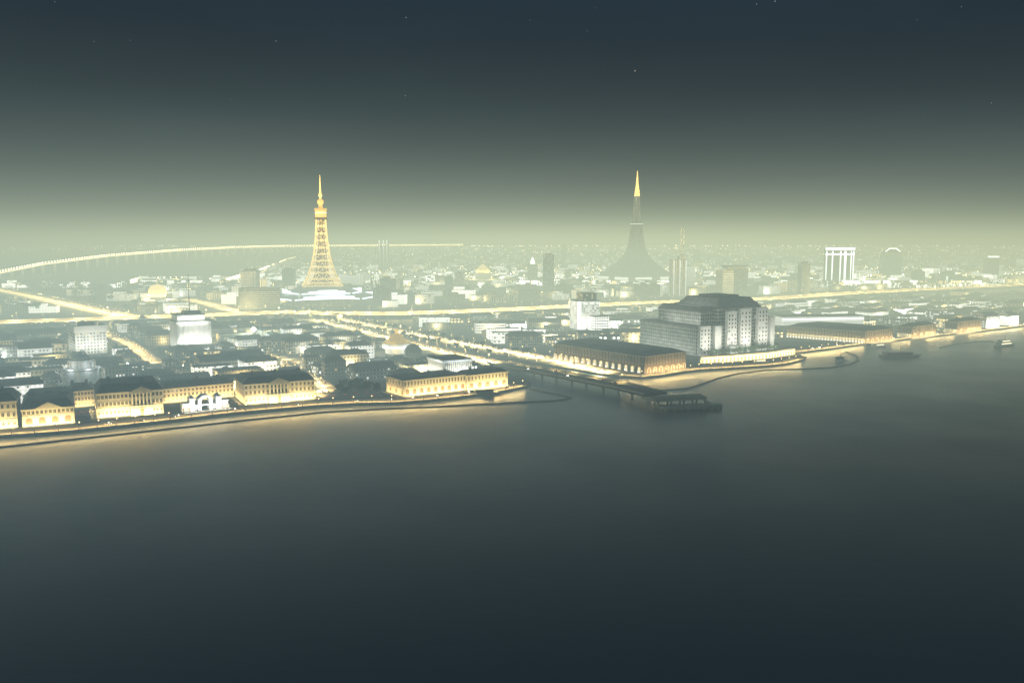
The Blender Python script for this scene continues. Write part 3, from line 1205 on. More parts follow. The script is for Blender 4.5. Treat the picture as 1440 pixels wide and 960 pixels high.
W_ = wr
tier('lower_tier', 0, W_ * .34, 0, dl, 0, h1)
tier('middle_tier', W_ * .14, W_ * .60, dl * .12, dl * .86, 0, h2 + 2)
tier('upper_tier', W_ * .30, W_ * .88, dl * .05, dl * .75, 0, h3 - 1)
tier('rear_wing', W_ * .88 + .02, W_, dl * .04, dl * .6, 0, h3 * .72)
# curved roofs on the upper tiers
def vault(name, x0, x1, y0, y1, z, rise, n=7, ends=.25):
    s = MB()
    rows = []
    for i in range(n + 1):
        a = PI / 2 * i / n
        ins = (1 - math.cos(a)) * (y1 - y0) * ends
        rows.append((ins, z + rise * math.sin(a)))
    for (i0, z0), (i1, z1) in zip(rows, rows[1:]):
        s.hexa([V(x0 + i0, y0 + i0, z0), V(x1 - i0, y0 + i0, z0), V(x1 - i0, y1 - i0, z0), V(x0 + i0, y1 - i0, z0)],
               [V(x0 + i1, y0 + i1, z1), V(x1 - i1, y0 + i1, z1), V(x1 - i1, y1 - i1, z1), V(x0 + i1, y1 - i1, z1)], bottom=False)
    return s.build(name, M['roof2'], t)


def mansard(x0, x1, y0, y1, z, steps):
    """Stepped roof: projecting eaves slab, then sloping sides, once per step."""
    s = MB()
    for ins, rise in steps:
        skew(s, x0 - .9, x1 + .9, y0 - .9, y1 + .9, z, z + .9)
        skew(s, x0, x1, y0, y1, z + .903, z + rise, ins)
        x0, x1, y0, y1, z = x0 + ins + 2, x1 - ins - 2, y0 + ins + 2, y1 - ins - 2, z + rise + .003
    return s.build('stepped_roof', M['stone_grey'], t)


mansard(W_ * .15, W_ * .50, dl * .14, dl * .85, h2 + 4.0, ((2.5, 4.2),))
mansard(W_ * .31, W_ * .87, dl * .06, dl * .74, h3 + 1.0, ((2., 4.5), (3., 5.)))
s = MB()
skew(s, W_ * .45, W_ * .72, dl * .22, dl * .56, h3 + 10.6, h3 + 13)
s.build('roof_house', M['stone_grey'], t)
# floodlit piers on the entrance front and their windows
piers = [(.0, .13, h1 + 1.5), (.19, .27, h1 + 1), (.35, .47, h2 + 3), (.52, .66, h3 - 1), (.76, .89, h3 - 1), (.93, .99, h3 * .74)]
s = MB()
s.box(-.5, .5, -.12, -.02, 0, 1.5)
o = s.build('window', M['pane'])
PW = o.data
bpy.data.objects.remove(o)
for i, (a, b, hh) in enumerate(piers):
    s = MB()
    x0, x1 = a * W_, b * W_
    s.box(x0, x1, -5 - i * .1, -1.3, 0, hh)
    s.box(x0 - .4, x1 + .4, -5.5 - i * .1, -1.3, hh + .003, hh + 1.1)
    pr = s.build('pier', M['stone_white'], t)
    nc = 3 if b - a > .1 else (1 if b - a < .07 else 2)
    if i in (0, 2, 3, 4):
        nz = int(hh / 4.2)
        for r_ in range(nz):
            for q in range(nc):
                if R.random() < .85:
                    child(PW, 'window', pr, (x0 + (x1 - x0) * (q + .5) / nc, -5 - i * .1, 2.2 + r_ * (hh - 3) / nz), 0, (1.45, 1, 1.35))
    light('floodlight', 'AREA', ((x0 + x1) / 2, -24, 5.), 4600 * (x1 - x0) / 8, (1, .95, .82), t, (PI / 2 + .62, 0, 0), (x1 - x0) * .9, .6)
s = MB()
s.box(.36 * W_, .46 * W_, -9, -5.8, 0, 7)
s.box(.355 * W_, .465 * W_, -9.5, -5.8, 7.003, 8)
s.build('entrance_porch', M['stone_white'], t)
ST_O, ST_RZ, ST_W = c0, rz, wr

ld = Vector((-sh, -dl, 0)).normalized()
ang = math.atan2(-dl, -sh)
for y_ in (.25, .7):
    p_ = Vector(V(0, dl * y_, 0)) + Vector((-dl, sh, 0)).normalized() * 16
    o = light('floodlight', 'AREA', (p_.x, p_.y, 2.), 5200, (1, .97, .88), t, (PI / 2 + .5, 0, ang), dl * .45, .6)  # added lamps to lift the dark long facade
for f_ in (.2, .55):
    light('floodlight', 'AREA', V(W_ * .05, dl * f_, h1 + 2.6), 2600, (1, .97, .88), t, (PI / 2 + .6, 0, ang), dl * .3, .6)  # added lamps on the low roof to lift the middle tier
light('floodlight', 'AREA', V(W_ * .2, dl * .4, h2 + 9), 1800, (1, .97, .88), t, (PI / 2 + .3, 0, ang), dl * .4, .6)  # added lamp to lift the upper roof tier

# terrace wall in front of it with a row of bright niches
ta = [G(985, 510.5), G(1030, 508), (G(1080, 503.5)), G(1118, 498)]
for i in range(3):
    a, b = ta[i], ta[i + 1]
    d = b - a
    t = thing('terrace_wall', ['bright niched terrace wall below the first two piers of the stepped building', 'bright niched terrace wall below the middle of the stepped building',
                               'bright niched terrace wall running out to the end of the promontory'][i], 'terrace wall', (a + b) / 2, math.atan2(d.y, d.x))
    L = d.length
    s = MB()
    s.box(-L / 2 + .05, L / 2 - .05, 0, 3, 0, 5.5)
    s.build('wall', M['stone_white'], t)
    s = MB()
    s.box(-L / 2 + .05, L / 2 - .05, -.5, 3.3, 5.503, 6.2)
    s.build('coping', M['trim'], t)
    nn = int(L / 4.5)
    for q in range(nn):
        child(ARCH_S, 'niche', t, (-L / 2 + L * (q + .5) / nn, 0, 0), 0, (.8, 1, .75))
    light('floodlight', 'AREA', (0, -4., .5), 280 * L, WARM, t, (PI / 2 + .4, 0, 0), L, .4)
    OCC.append([(a.x, a.y), (b.x, b.y), (b.x, b.y + 12), (a.x, a.y + 12)])
# ------------------------------------------------------------------ bridge and jetty over the canal mouth
BZ = 7.0
br_px = [(700, 509.5), (740, 517), (790, 526.5), (840, 536), (880, 544), (922, 553.5)]
bp_ = dense([G(x, y, GZ if i_ == 0 else BZ) for i_, (x, y) in enumerate(br_px)], 20)
for i, q in enumerate(bp_):
    q.z = GZ + .3 + (BZ - GZ) * min(1, i / 5)
ROADS.append((bp_, 15))
d0 = bp_[0]
t = thing('road_bridge', 'long low road bridge on paired piers crossing the canal mouth to the jetty', 'bridge', d0)
rel = [q - d0 for q in bp_]
a, b = offset(rel, 11), offset(rel, -11)
s = MB()
for i in range(len(rel)):
    for q, z in ((b[i], -1.6), (a[i], -1.6), (a[i], 0), (b[i], 0)):
        s.v.append((q.x, q.y, rel[i].z + z))
for i in range(len(rel) - 1):
    e, f = 4 * i, 4 * i + 4
    for x, y in ((3, 2), (0, 3), (2, 1), (1, 0)):
        s.f.append((e + x, f + x, f + y, e + y))
        s.mi.append(0)
s.f += [(0, 1, 2, 3), tuple(4 * (len(rel) - 1) + i for i in (3, 2, 1, 0))]
s.mi += [0, 0]
s.build('deck', M['asphalt'], t)
for sd, mt in ((11.3, 'trim'), (-11.3, 'trim'), (0, 'quay_stone')):
    aa, bb = offset(rel, sd + .25), offset(rel, sd - .25)
    s = MB()
    for i in range(len(rel) - 1):
        s.hexa([(bb[i].x, bb[i].y, rel[i].z + .01), (bb[i + 1].x, bb[i + 1].y, rel[i + 1].z + .01), (aa[i + 1].x, aa[i + 1].y, rel[i + 1].z + .01), (aa[i].x, aa[i].y, rel[i].z + .01)],
               [(bb[i].x, bb[i].y, rel[i].z + 1.1), (bb[i + 1].x, bb[i + 1].y, rel[i + 1].z + 1.1), (aa[i + 1].x, aa[i + 1].y, rel[i + 1].z + 1.1), (aa[i].x, aa[i].y, rel[i].z + 1.1)])
    s.build('parapet', M[mt], t)
for i in range(4, len(rel) - 1, 2):
    for sd in (-8, 8):
        q = offset(rel, sd)[i]
        s = MB()
        s.bar((q.x, q.y, -GZ - 3), (q.x, q.y, rel[i].z - 1.603), 1., n=8)
        s.build('pier', M['quay_stone'], t)
    q1, q2 = offset(rel, 10)[i], offset(rel, -10)[i]
    s = MB()
    s.bar((q1.x, q1.y, rel[i].z - 2.), (q2.x, q2.y, rel[i].z - 2.), .7)
    s.build('crossbeam', M['quay_stone'], t)

jc = G(972, 575, 0)
t = thing('jetty', 'dark two level jetty on piles at the far end of the bridge', 'jetty', jc, math.radians(14))
s = MB()
s.hexa([(-21, -5, 1.2), (22, -5, 1.2), (27, 6, 1.2), (-24, 9, 1.2)], [(-21, -5, 2.6), (22, -5, 2.6), (27, 6, 2.6), (-24, 9, 2.6)])
s.build('lower_deck', M['stone'], t)
s = MB()
s.hexa([(-27, 2, 5.9), (14, 4, 5.9), (18, 16, 5.9), (-31, 20, 5.9)], [(-27, 2, 7.0), (14, 4, 7.0), (18, 16, 7.0), (-31, 20, 7.0)])
s.build('upper_deck', M['stone'], t)
s = MB()
s.hexa([(-27, 2, 7.01), (14, 4, 7.01), (14, 4.5, 7.01), (-27, 2.5, 7.01)], [(-27, 2, 8.), (14, 4, 8.), (14, 4.5, 8.), (-27, 2.5, 8.)])
s.build('parapet', M['stone'], t)
s = MB()
s.hexa([(-21, -5, 2.61), (22, -5, 2.61), (22, -4.6, 2.61), (-21, -4.6, 2.61)], [(-21, -5, 3.3), (22, -5, 3.3), (22, -4.6, 3.3), (-21, -4.6, 3.3)])
s.build('parapet', M['stone'], t)
for x in range(-20, 24, 6):
    for y, z in ((-4, 1.19), (5, 1.19)):
        s = MB()
        s.bar((x, y, -4), (x, y, z), .5, n=6)
        s.build('pile', M['stone'], t)
for x in (-22, -12, -2, 8):
    for y in (8, 15):
        s = MB()
        s.bar((x, y, -4), (x, y, 5.89), .7, n=6)
        s.build('pile', M['stone'], t)
for y0, y1 in ((9, 9.4), (15.4, 15.8)):
    s = MB()
    s.box(-26, 15, y0, y1, 7.01, 8.)
    s.build('parapet', M['trim'], t)
s = MB()
s.hexa([(13, 3.2, 2.61), (18, 3.2, 2.61), (18, 5.2, 2.61), (13, 5.2, 2.61)], [(13, 5, 5.2), (14, 5, 5.2), (14, 7, 5.2), (13, 7, 5.2)])
s.build('stairs', M['stone'], t)

# ------------------------------------------------------------------ landmark towers
def depth_px(px, py):
    g = G(px, py)
    return (g.y * math.cos(TH) + (CAM_H - GZ) * math.sin(TH)) / F      # metres per pixel there


def upright(px, pyb, tops):
    return [HT(px, pyb, y) for y in tops]


# --- lit lattice tower on its glass pavilion
bx, by = 454, 428
c = G(bx, by)
mp = depth_px(bx, by)
t = thing('lattice_tower', 'tall golden floodlit lattice tower with antenna, standing on a wide glass pavilion', 'tower', c, .25)
OCC.append([(c.x + 85 * math.cos(i * PI / 2 + .9), c.y + 85 * math.sin(i * PI / 2 + .9)) for i in range(4)])
lv = [(401, 31), (397, 27.5), (391, 24), (383, 20), (375, 17), (366, 14.2), (357, 12.2), (348, 10.6), (338, 9.3), (328, 8.4), (318, 7.6), (309, 7.2)]
zz = [(HT(bx, by, y), w * mp * 1.04) for y, w in lv]
cor = lambda hw: [Vector((sx * hw * .84, sy * hw * .84, 0)) for sx, sy in ((-1, -1), (1, -1), (1, 1), (-1, 1))]
for q in range(4):
    s = MB()
    for (z0, w0), (z1, w1) in zip(zz, zz[1:]):
        p0, p1 = cor(w0)[q] + Vector((0, 0, z0)), cor(w1)[q] + Vector((0, 0, z1))
        s.bar(p0, p1, 1.15, n=6)
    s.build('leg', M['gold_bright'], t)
for q in range(4):
    s = MB()
    g_l = MB()
    for (z0, w0), (z1, w1) in zip(zz, zz[1:]):
        nsub = max(1, round((z1 - z0) / 9))
        for k_ in range(nsub):
            f0, f1 = k_ / nsub, (k_ + 1) / nsub
            za, wa, zb, wb = z0 + (z1 - z0) * f0, w0 + (w1 - w0) * f0, z0 + (z1 - z0) * f1, w0 + (w1 - w0) * f1
            a0, a1 = cor(wa)[q] + Vector((0, 0, za)), cor(wa)[(q + 1) % 4] + Vector((0, 0, za))
            b0, b1 = cor(wb)[q] + Vector((0, 0, zb)), cor(wb)[(q + 1) % 4] + Vector((0, 0, zb))
            ncell = max(2, round(wa / 9))
            g_l.bar(a0, a1, .9)
            for e in range(ncell):
                g0, g1 = e / ncell, (e + 1) / ncell
                s.bar(a0.lerp(a1, g0), b0.lerp(b1, g1), .55)
                s.bar(a0.lerp(a1, g1), b0.lerp(b1, g0), .55)
                if e:
                    s.bar(a0.lerp(a1, g0), b0.lerp(b1, g0), .7)
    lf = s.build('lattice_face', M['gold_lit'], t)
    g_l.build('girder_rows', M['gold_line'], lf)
# dark steel lift core inside the lattice
s = MB()
s.hexa([(q.x * .62, q.y * .62, zz[0][0]) for q in cor(zz[0][1])], [(q.x * .5, q.y * .5, zz[3][0]) for q in cor(zz[3][1])])
s.hexa([(q.x * .5, q.y * .5, zz[3][0]) for q in cor(zz[3][1])], [(q.x * .5, q.y * .5, zz[-1][0]) for q in cor(zz[-1][1])], bottom=False)
s.build('lift_core', M['steel_dark'], t)
# the bulbs along the steel
s = MB()
for (z0, w0), (z1, w1) in zip(zz, zz[1:]):
    nsub = max(2, round((z1 - z0) / 4.5))
    for k_ in range(nsub):
        f0 = (k_ + .5) / nsub
        za, wa = z0 + (z1 - z0) * f0, w0 + (w1 - w0) * f0
        for q in range(4):
            a0, a1 = cor(wa)[q], cor(wa)[(q + 1) % 4]
            nn = max(3, round(wa / 2.6))
            for e in range(nn + 1):
                if R.random() < .7:
                    p_ = a0.lerp(a1, e / nn) * 1.01
                    s.lathe([(.05, za - .6), (.6, za), (.05, za + .6)], 4, p_.x, p_.y)
o = s.build('light_bulbs', glow('warm_bulb', (1., .80, .42), 11.), t)
o['kind'] = 'stuff'
zd = upright(bx, by, [309, 306, 296, 293, 289, 284, 280, 275, 271, 267, 246])
wd = lambda p_: p_ * mp
for z0, z1, w_, nm, mt in ((zd[0], zd[1], wd(8.6), 'lower_gallery', 'stone_brown'), (zd[1], zd[2] , wd(7.6), 'observation_deck', 'gold_lit'), (zd[2], zd[3], wd(8.4), 'deck_roof', 'gold')):
    s = MB()
    s.lathe([(w_ * 1.08, z0 + .01), (w_ * 1.08, z1)], 8, rot=PI / 8)
    s.build(nm, M[mt], t)
s = MB()
s.lathe([(wd(8.1), zd[1] + 3), (wd(8.1) , zd[1] + 5), ], 8, rot=PI / 8)
s.lathe([(wd(8.3), zd[1] + 8), (wd(8.3) , zd[1] + 9.5), ], 8, rot=PI / 8)
s.build('window_band', M['strip_warm'], t)
s = MB()
s.lathe([(wd(3.2), zd[3] + .01), (wd(2.6), zd[4]), (wd(2.6), zd[4] + 2), (wd(4.2), zd[5] - 3), (wd(4.4), zd[5] + 2), (wd(2.2), zd[6])], 12)
s.build('upper_deck', M['gold_lit'], t)
s = MB()
s.lathe([(wd(1.3), zd[6] + .01), (wd(1.4), zd[7] - 4), (wd(2.6), zd[7]), (wd(2.4), zd[8] - 3), (wd(1.1), zd[8])], 10)
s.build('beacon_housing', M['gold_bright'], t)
s = MB()
s.lathe([(wd(1.5), zd[8] + .01), (wd(1.2), zd[9]), (wd(.35), zd[10])], 8)
s.build('antenna', M['gold_bright'], t)
# glass pavilion below it: four sweeping petals with bright gutters
hb = zz[0][0]
for q in range(4):
    s = MB()
    st = MB()
    n_, kk = 8, 6
    ang = q * PI / 2 + .1
    g_ = []
    for i in range(n_ + 1):
        f = i / n_
        row = []
        for j in range(kk + 1):
            a = ang + (j / kk - .5) * (PI / 2) * .96
            lobe = 1 + .22 * math.cos((j / kk - .5) * PI)
            r_ = (40 + (78 - 40) * f) * (1 + (lobe - 1) * f) * (1. if q % 2 == 0 else .97)
            z_ = hb - 1 - (hb - 13) * (f ** .8) + 4 * f * math.cos((j / kk - .5) * PI)
            row.append(Vector((r_ * math.cos(a) * 1.12, r_ * math.sin(a) * 1.12, z_)))
        g_.append(row)
    for i in range(n_):
        for j in range(kk):
            s.quad(g_[i][j], g_[i + 1][j], g_[i + 1][j + 1], g_[i][j + 1])
    rp = s.build('roof_petal', M['petal'], t, smooth=True)
    for i, th_ in ((8, 7.5), (4, 6.5)):
        s = MB()
        for j in range(kk):
            a0, a1 = g_[i][j] * 1.012, g_[i][j + 1] * 1.012
            f_ = math.sin((j + .5) / kk * PI)
            s.quad(a0, a1, a1 + Vector((0, 0, th_ * f_)), a0 + Vector((0, 0, th_ * f_)))
        s.build('light_band', M['strip_tower'], rp)
s = MB()
s.lathe([(66, 0), (66, 11)], 24)
s.build('pavilion_wall', M['wall_b'], t)

# --- the far dark tower with gilded spire
bx, by = 894, 397
c = G(bx, by)
mp = depth_px(bx, by)
t = thing('spire_tower', 'very tall dark tower in the haze with concave flared base and gilded needle tip', 'tower', c, .55)
OCC.append([(c.x + 160 * math.cos(i * PI / 2 + .9), c.y + 160 * math.sin(i * PI / 2 + .9)) for i in range(4)])
pr = [(397, 66), (391, 59), (385, 50), (378, 39), (371, 29), (364, 21.5), (357, 16.2), (348, 12.6), (338, 10.5), (328, 9), (316, 7.6)]
s = MB()
rows = [(w_ * mp * .84 * 1.19, HT(bx, by, y)) for y, w_ in pr]
s.lathe([(r_, z_) for r_, z_ in rows], 4, rot=PI / 4)
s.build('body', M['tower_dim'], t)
for q in range(4):
    s = MB()
    for (r0, z0), (r1, z1) in zip(rows, rows[1:]):
        for f in (-.33, 0, .33, .98, -.98):
            a = PI / 4 + q * PI / 2
            P0, P1 = Vector((r0 * math.cos(a), r0 * math.sin(a), z0)), Vector((r0 * math.cos(a + PI / 2), r0 * math.sin(a + PI / 2), z0))
            Q0, Q1 = Vector((r1 * math.cos(a), r1 * math.sin(a), z1)), Vector((r1 * math.cos(a + PI / 2), r1 * math.sin(a + PI / 2), z1))
            s.bar(P0.lerp(P1, .5 + f / 2), Q0.lerp(Q1, .5 + f / 2), 1.3)
        s.bar(P0, P1, 1.2)
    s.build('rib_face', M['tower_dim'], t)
s = MB()
zg = upright(bx, by, [316, 313, 300, 290, 276])
s.lathe([(8.6 * mp, zg[0] + .01), (8.6 * mp, zg[1])], 4, rot=PI / 4)
s.build('gallery', M['tower_dim'], t)
s = MB()
s.lathe([(8.8 * mp, zg[0] + 1.), (8.8 * mp, zg[0] + 3.)], 4, rot=PI / 4)
s.build('light_band', M['strip_dim'], t)
s = MB()
s.lathe([(6.6 * mp, zg[1] + .01), (5.6 * mp, zg[2]), (4.6 * mp, zg[3]), (3.9 * mp, zg[4])], 4, rot=PI / 4)
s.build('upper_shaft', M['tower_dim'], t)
zs = upright(bx, by, [276, 273, 258, 240])
s = MB()
s.lathe([(4.0 * mp, zs[0] + .01), (3.6 * mp, zs[1]), (1.7 * mp, zs[2]), (.3 * mp, zs[3])], 8)
s.build('spire', M['gold_bright'], t)
s = MB()
for i in (3,):
    r0, z0 = rows[1][0], rows[1][1]
    for sd in (-1, 1):
        for k_ in range(9):
            f = .5 + sd * (.12 + .30 * k_ / 9)
            for q in range(4):
                a = PI / 4 + q * PI / 2
                P0, P1 = Vector((r0 * math.cos(a), r0 * math.sin(a), z0)), Vector((r0 * math.cos(a + PI / 2), r0 * math.sin(a + PI / 2), z0))
                p_ = P0.lerp(P1, f) * 1.0
                p_ = Vector((p_.x * 1.03, p_.y * 1.03, z0))
                s.box(p_.x - 3.4, p_.x + 3.4, p_.y - 3.4, p_.y + 3.4, z0 - 2, z0 + 6)
s.build('window_band', M['lamp_white'], t)

# ------------------------------------------------------------------ single tall buildings, each from its own spot
def slab(name, label, cat, pl, pr_, top, d, wall, roof='roof', crown=None, group=None, wings=None):
    c, w, rz = site(pl, pr_)
    h = HT((pl[0] + pr_[0]) / 2, (pl[1] + pr_[1]) / 2, top)
    t = thing(name, label, cat, c, rz, group)
    occupy(c, w, d, rz, 4)
    s = MB()
    s.box(-w / 2, w / 2, 0, d, 0, h)
    s.build('wall', M[wall], t)
    s = MB()
    s.box(-w / 2 - .5, w / 2 + .5, -.5, d + .5, h + .003, h + 1.2)
    s.build('roof', M[roof], t)
    return t, w, d, h


def part(t, name, mat, fn, smooth=False):
    s = MB()
    fn(s)
    return s.build(name, M[mat], t, smooth)


# white floodlit tower with a mast
t, w, d, h = slab('office_tower', 'white floodlit tower block with a narrower top storey and a tall thin mast', 'tower block', (250, 492), (298, 489), 453, 38, 'stone_white')
h2_ = HT(270, 490, 443)
part(t, 'upper_storey', 'stone_white', lambda s: s.box(-w * .45, w * .34, 4, d - 4, h + 1.2, h2_))
part(t, 'roof_cap', 'roof2', lambda s: s.box(-w * .47, w * .36, 3, d - 3, h2_ + .003, h2_ + 1.))
part(t, 'mast', 'steel_dark', lambda s: (s.bar((0, d / 2, h2_ + 1), (0, d / 2, HT(270, 490, 415)), .55), s.bar((0, d / 2, HT(270, 490, 415)), (0, d / 2, HT(270, 490, 386)), .35)))
part(t, 'plant_room', 'roof2', lambda s: s.box(-8, 10, 10, 24, h2_ + 1.003, h2_ + 4))
for i in range(7):
    part(t, 'fin', 'stone_white', lambda s: s.box(-w / 2 + w * (i + .3) / 7, -w / 2 + w * (i + .6) / 7, -.9, -.004, 4, h - 1))
part(t, 'base', 'roof2', lambda s: (s.box(-w / 2 - 26, w / 2 + 14, -34, -2, 0, 3.5), s.frustum(-w / 2 - 26.5, w / 2 + 14.5, -34.5, -1.6, 3.503, 6, 8, 8)))
light('floodlight', 'AREA', (0, -15, 7), 15000, WHITE, t, (PI / 2 + .5, 0, 0), w, 1)
light('floodlight', 'AREA', (0, -4, 7), 5000, WHITE, t, (PI / 2 + 1.0, 0, 0), w, 1)
light('floodlight', 'AREA', (-w / 2 - 9, d / 2, 2.), 4500, WHITE, t, (PI / 2 + .6, 0, -PI / 2), d, 1)
light('floodlight', 'AREA', (-w * .05, -3.5, h + .5), 9000, WHITE, t, (PI / 2 + .4, 0, 0), w * .8, .6)

# pale cubic block with glowing grid front
t, w, d, h = slab('office_block', 'square office block with a pale glowing grid front and open roof terrace', 'office block', (107, 499), (151, 496), 463, 40, 'wall_c')
part(t, 'parapet', 'stone_white', lambda s: (s.box(-w / 2 - 1, w / 2 + 1, -1, -.2, h - 3, h + 4), s.box(-w / 2 - 1, -w / 2 - .2, -.19, d, h - 3, h + 4), s.box(w / 2 + .2, w / 2 + 1, -.19, d, h - 3, h + 4)))
part(t, 'plant_room', 'stone_grey', lambda s: s.box(-w / 4, w / 4, d * .4, d * .8, h + 1.2, h + 6))
for x in (-.3, .3):
    light('floodlight', 'AREA', (x * w, -12, 7), 9000, WHITE, t, (PI / 2 + .7, 0, 0), w * .4, 1)
light('floodlight', 'AREA', (-w / 2 - 6, d / 2, 6), 3000, WHITE, t, (PI / 2 + .6, 0, -PI / 2), d, 1)

# mirador: small white tiered rotunda with a lace-like light crown among the roofs
c = G(116, 539)
t = thing('rotunda', 'small glittering white two tiered rotunda among the dark roofs behind the palaces', 'rotunda', c)
OCC.append([(c.x + 16 * math.cos(i * PI / 2), c.y + 16 * math.sin(i * PI / 2)) for i in range(4)])
part(t, 'drum', 'stone_white', lambda s: s.lathe([(13, 0), (13, 12), (14, 12.5), (14, 13.5)], 20))
part(t, 'upper_drum', 'stone_white', lambda s: s.lathe([(9, 13.51), (9, 19), (10, 19.4), (10, 20.2)], 16))
part(t, 'dome', 'stone_white', lambda s: s.lathe([(8.6, 20.21), (7, 22.5), (3.5, 24.5), (.8, 25), (.3, 28)], 16), True)
for i in range(12):
    child(COL, 'column', t, (10.3 * math.cos(i * PI / 6), 10.3 * math.sin(i * PI / 6), 13.52), 0, (.6, .6, .42))
for i in range(6):
    a = i * PI / 3 + .3
    light('floodlight', 'POINT', (16.5 * math.cos(a), 16.5 * math.sin(a), 15), 2200, COOL, t)

# round pavilion with conical golden roof
c = G(558, 496)
mp = depth_px(558, 496)
t = thing('round_pavilion', 'round white pavilion with ringed walls and a golden cone roof beside the boulevard', 'pavilion', c)
OCC.append([(c.x + 24 * mp * 1.2 * math.cos(i * PI / 2), c.y + 24 * mp * 1.2 * math.sin(i * PI / 2)) for i in range(4)])
r_ = 20 * mp
part(t, 'wall', 'stone_white', lambda s: s.lathe([(r_ * .8, 0), (r_ * .8, 5), (r_, 5.3), (r_, 9.5), (r_ * 1.06, 9.8), (r_ * 1.06, 11)], 28))
part(t, 'light_band', 'strip_white', lambda s: s.lathe([(r_ * 1.012, 6.2), (r_ * 1.012, 8.2)], 28))
part(t, 'cone_roof', 'gold', lambda s: s.lathe([(r_ * 1.0, 11.01), (r_ * .55, 15.5), (r_ * .25, 20), (r_ * .1, 21.5)], 24), True)
part(t, 'finial', 'gold_lit', lambda s: s.lathe([(1.2, 21.51), (2., 23), (.2, 26)], 8))
for i in range(8):
    a = i * PI / 4
    light('floodlight', 'POINT', (r_ * 1.35 * math.cos(a), r_ * 1.35 * math.sin(a), 4), 6000, WHITE if i % 2 else WARM, t)
c2 = G(581, 501)
for k_, (dx_, r2_) in enumerate(((0, 9),)):
    t = thing('dark_dome', 'small dark round dome crouching in front of the round pavilion', 'dome', c2)
    part(t, 'drum', 'stone_grey', lambda s: s.lathe([(r2_, 0), (r2_, 5)], 20))
    part(t, 'shell', 'roof2', lambda s: s.lathe([(r2_ * 1.02, 5.01), (r2_ * .95, 8), (r2_ * .7, 11), (r2_ * .3, 13), (.3, 13.4)], 20), True)
    OCC.append([(c2.x + 14 * math.cos(i * PI / 2), c2.y + 14 * math.sin(i * PI / 2)) for i in range(4)])

# golden domes
for (px, pb, dw, pt, ft, lab, drum_) in ((222, 424, 11.5, 400, 391, 'wide low golden dome on a lit drum by the lake', .28), (679, 401, 10, 372, 362, 'golden pointed dome on a tall pale drum in the middle of the hazy city', .62)):
    c = G(px, pb)
    mp = depth_px(px, pb)
    t = thing('domed_hall', lab, 'domed hall', c)
    OCC.append([(c.x + 26 * mp * math.cos(i * PI / 2), c.y + 26 * mp * math.sin(i * PI / 2)) for i in range(4)])
    H = HT(px, pb, pt)
    HF = HT(px, pb, ft)
    r_ = dw * mp
    hd = H * drum_
    part(t, 'podium', 'stone_white', lambda s: s.box(-r_ * 2, r_ * 2, -r_ * 1.3, r_ * 1.3, 0, hd * .45))
    part(t, 'drum', 'strip_warm', lambda s: s.lathe([(r_ * .9, hd * .45 + .01), (r_ * .9, hd)], 24))
    if drum_ < .4:
        prof = [(r_ * .93, hd + .01), (r_ * 1.06, hd + (H - hd) * .3), (r_ * 1.02, hd + (H - hd) * .62), (r_ * .75, hd + (H - hd) * .88), (r_ * .3, H), (.3, H + .5)]
    else:
        prof = [(r_ * 1.0, hd + .01), (r_ * .93, hd + (H - hd) * .35), (r_ * .5, hd + (H - hd) * .75), (r_ * .18, H), (.3, H + 2)]
    part(t, 'dome', 'gold_dome', lambda s: s.lathe(prof, 24), True)
    part(t, 'finial', 'gold_bright', lambda s: s.lathe([(1.6, H + .3), (1.2, H + 3), (.3, HF)], 8))
    for i in range(8):
        a = i * PI / 4
        light('floodlight', 'POINT', (r_ * 1.5 * math.cos(a), r_ * 1.5 * math.sin(a), hd * .8), 170000, WARM, t, size=1.)

# dark slab by the lattice tower, white block behind it
t, w, d, h = slab('hotel_slab', 'wide grey slab block with horizontal bands, left of the golden lattice tower', 'slab block', (336, 438), (394, 437), 406, 30, 'wall_d')
for i in range(9):
    part(t, 'balcony_band', 'stone_grey', lambda s: s.box(-w / 2 - .2, w / 2 + .2, -1., -.004, 5 + i * (h - 8) / 9, 6.2 + i * (h - 8) / 9))
t, w, d, h = slab('office_tower', 'bright white window grid tower rising behind the wide grey slab block', 'tower block', (340, 424), (361, 424), 381, 26, 'wall_mid_bright')
part(t, 'plant_room', 'stone_grey', lambda s: s.box(-w / 3, w / 3, 5, 20, h + 1.2, h + 5))
# centre right white office building with lower annexe
t, w, d, h = slab('office_block', 'white lined office block with bright left edge, behind the brown arcade', 'office block', (813, 463.4), (843, 462.4), 424, 30, 'wall_c')
for i in range(11):
    part(t, 'sun_louvre', 'stone_white', lambda s: s.box(-w / 2 + 4, w / 2 - 1, -.8, -.004, 3 + i * (h - 6) / 11, 4.4 + i * (h - 6) / 11))
part(t, 'lit_face_glow', 'strip_far', lambda s: s.box(-w / 2 - .6, -w / 2 + 2.4, -1.2, -.003, 1, h))  # glowing strip stands in for the lit left face
part(t, 'upper_storey', 'wall_b', lambda s: s.box(-w / 4, w / 2.4, 5, 26, h + 1.2, HT(828, 462, 412)))
light('floodlight', 'AREA', (0, -14, 3), 40000, WHITE, t, (PI / 2 + .7, 0, 0), w, 1)
t, w, d, h = slab('office_block', 'small bright white annexe in front of the white lined office block', 'office block', (836, 466.3), (857, 465.7), 446, 22, 'wall_e')
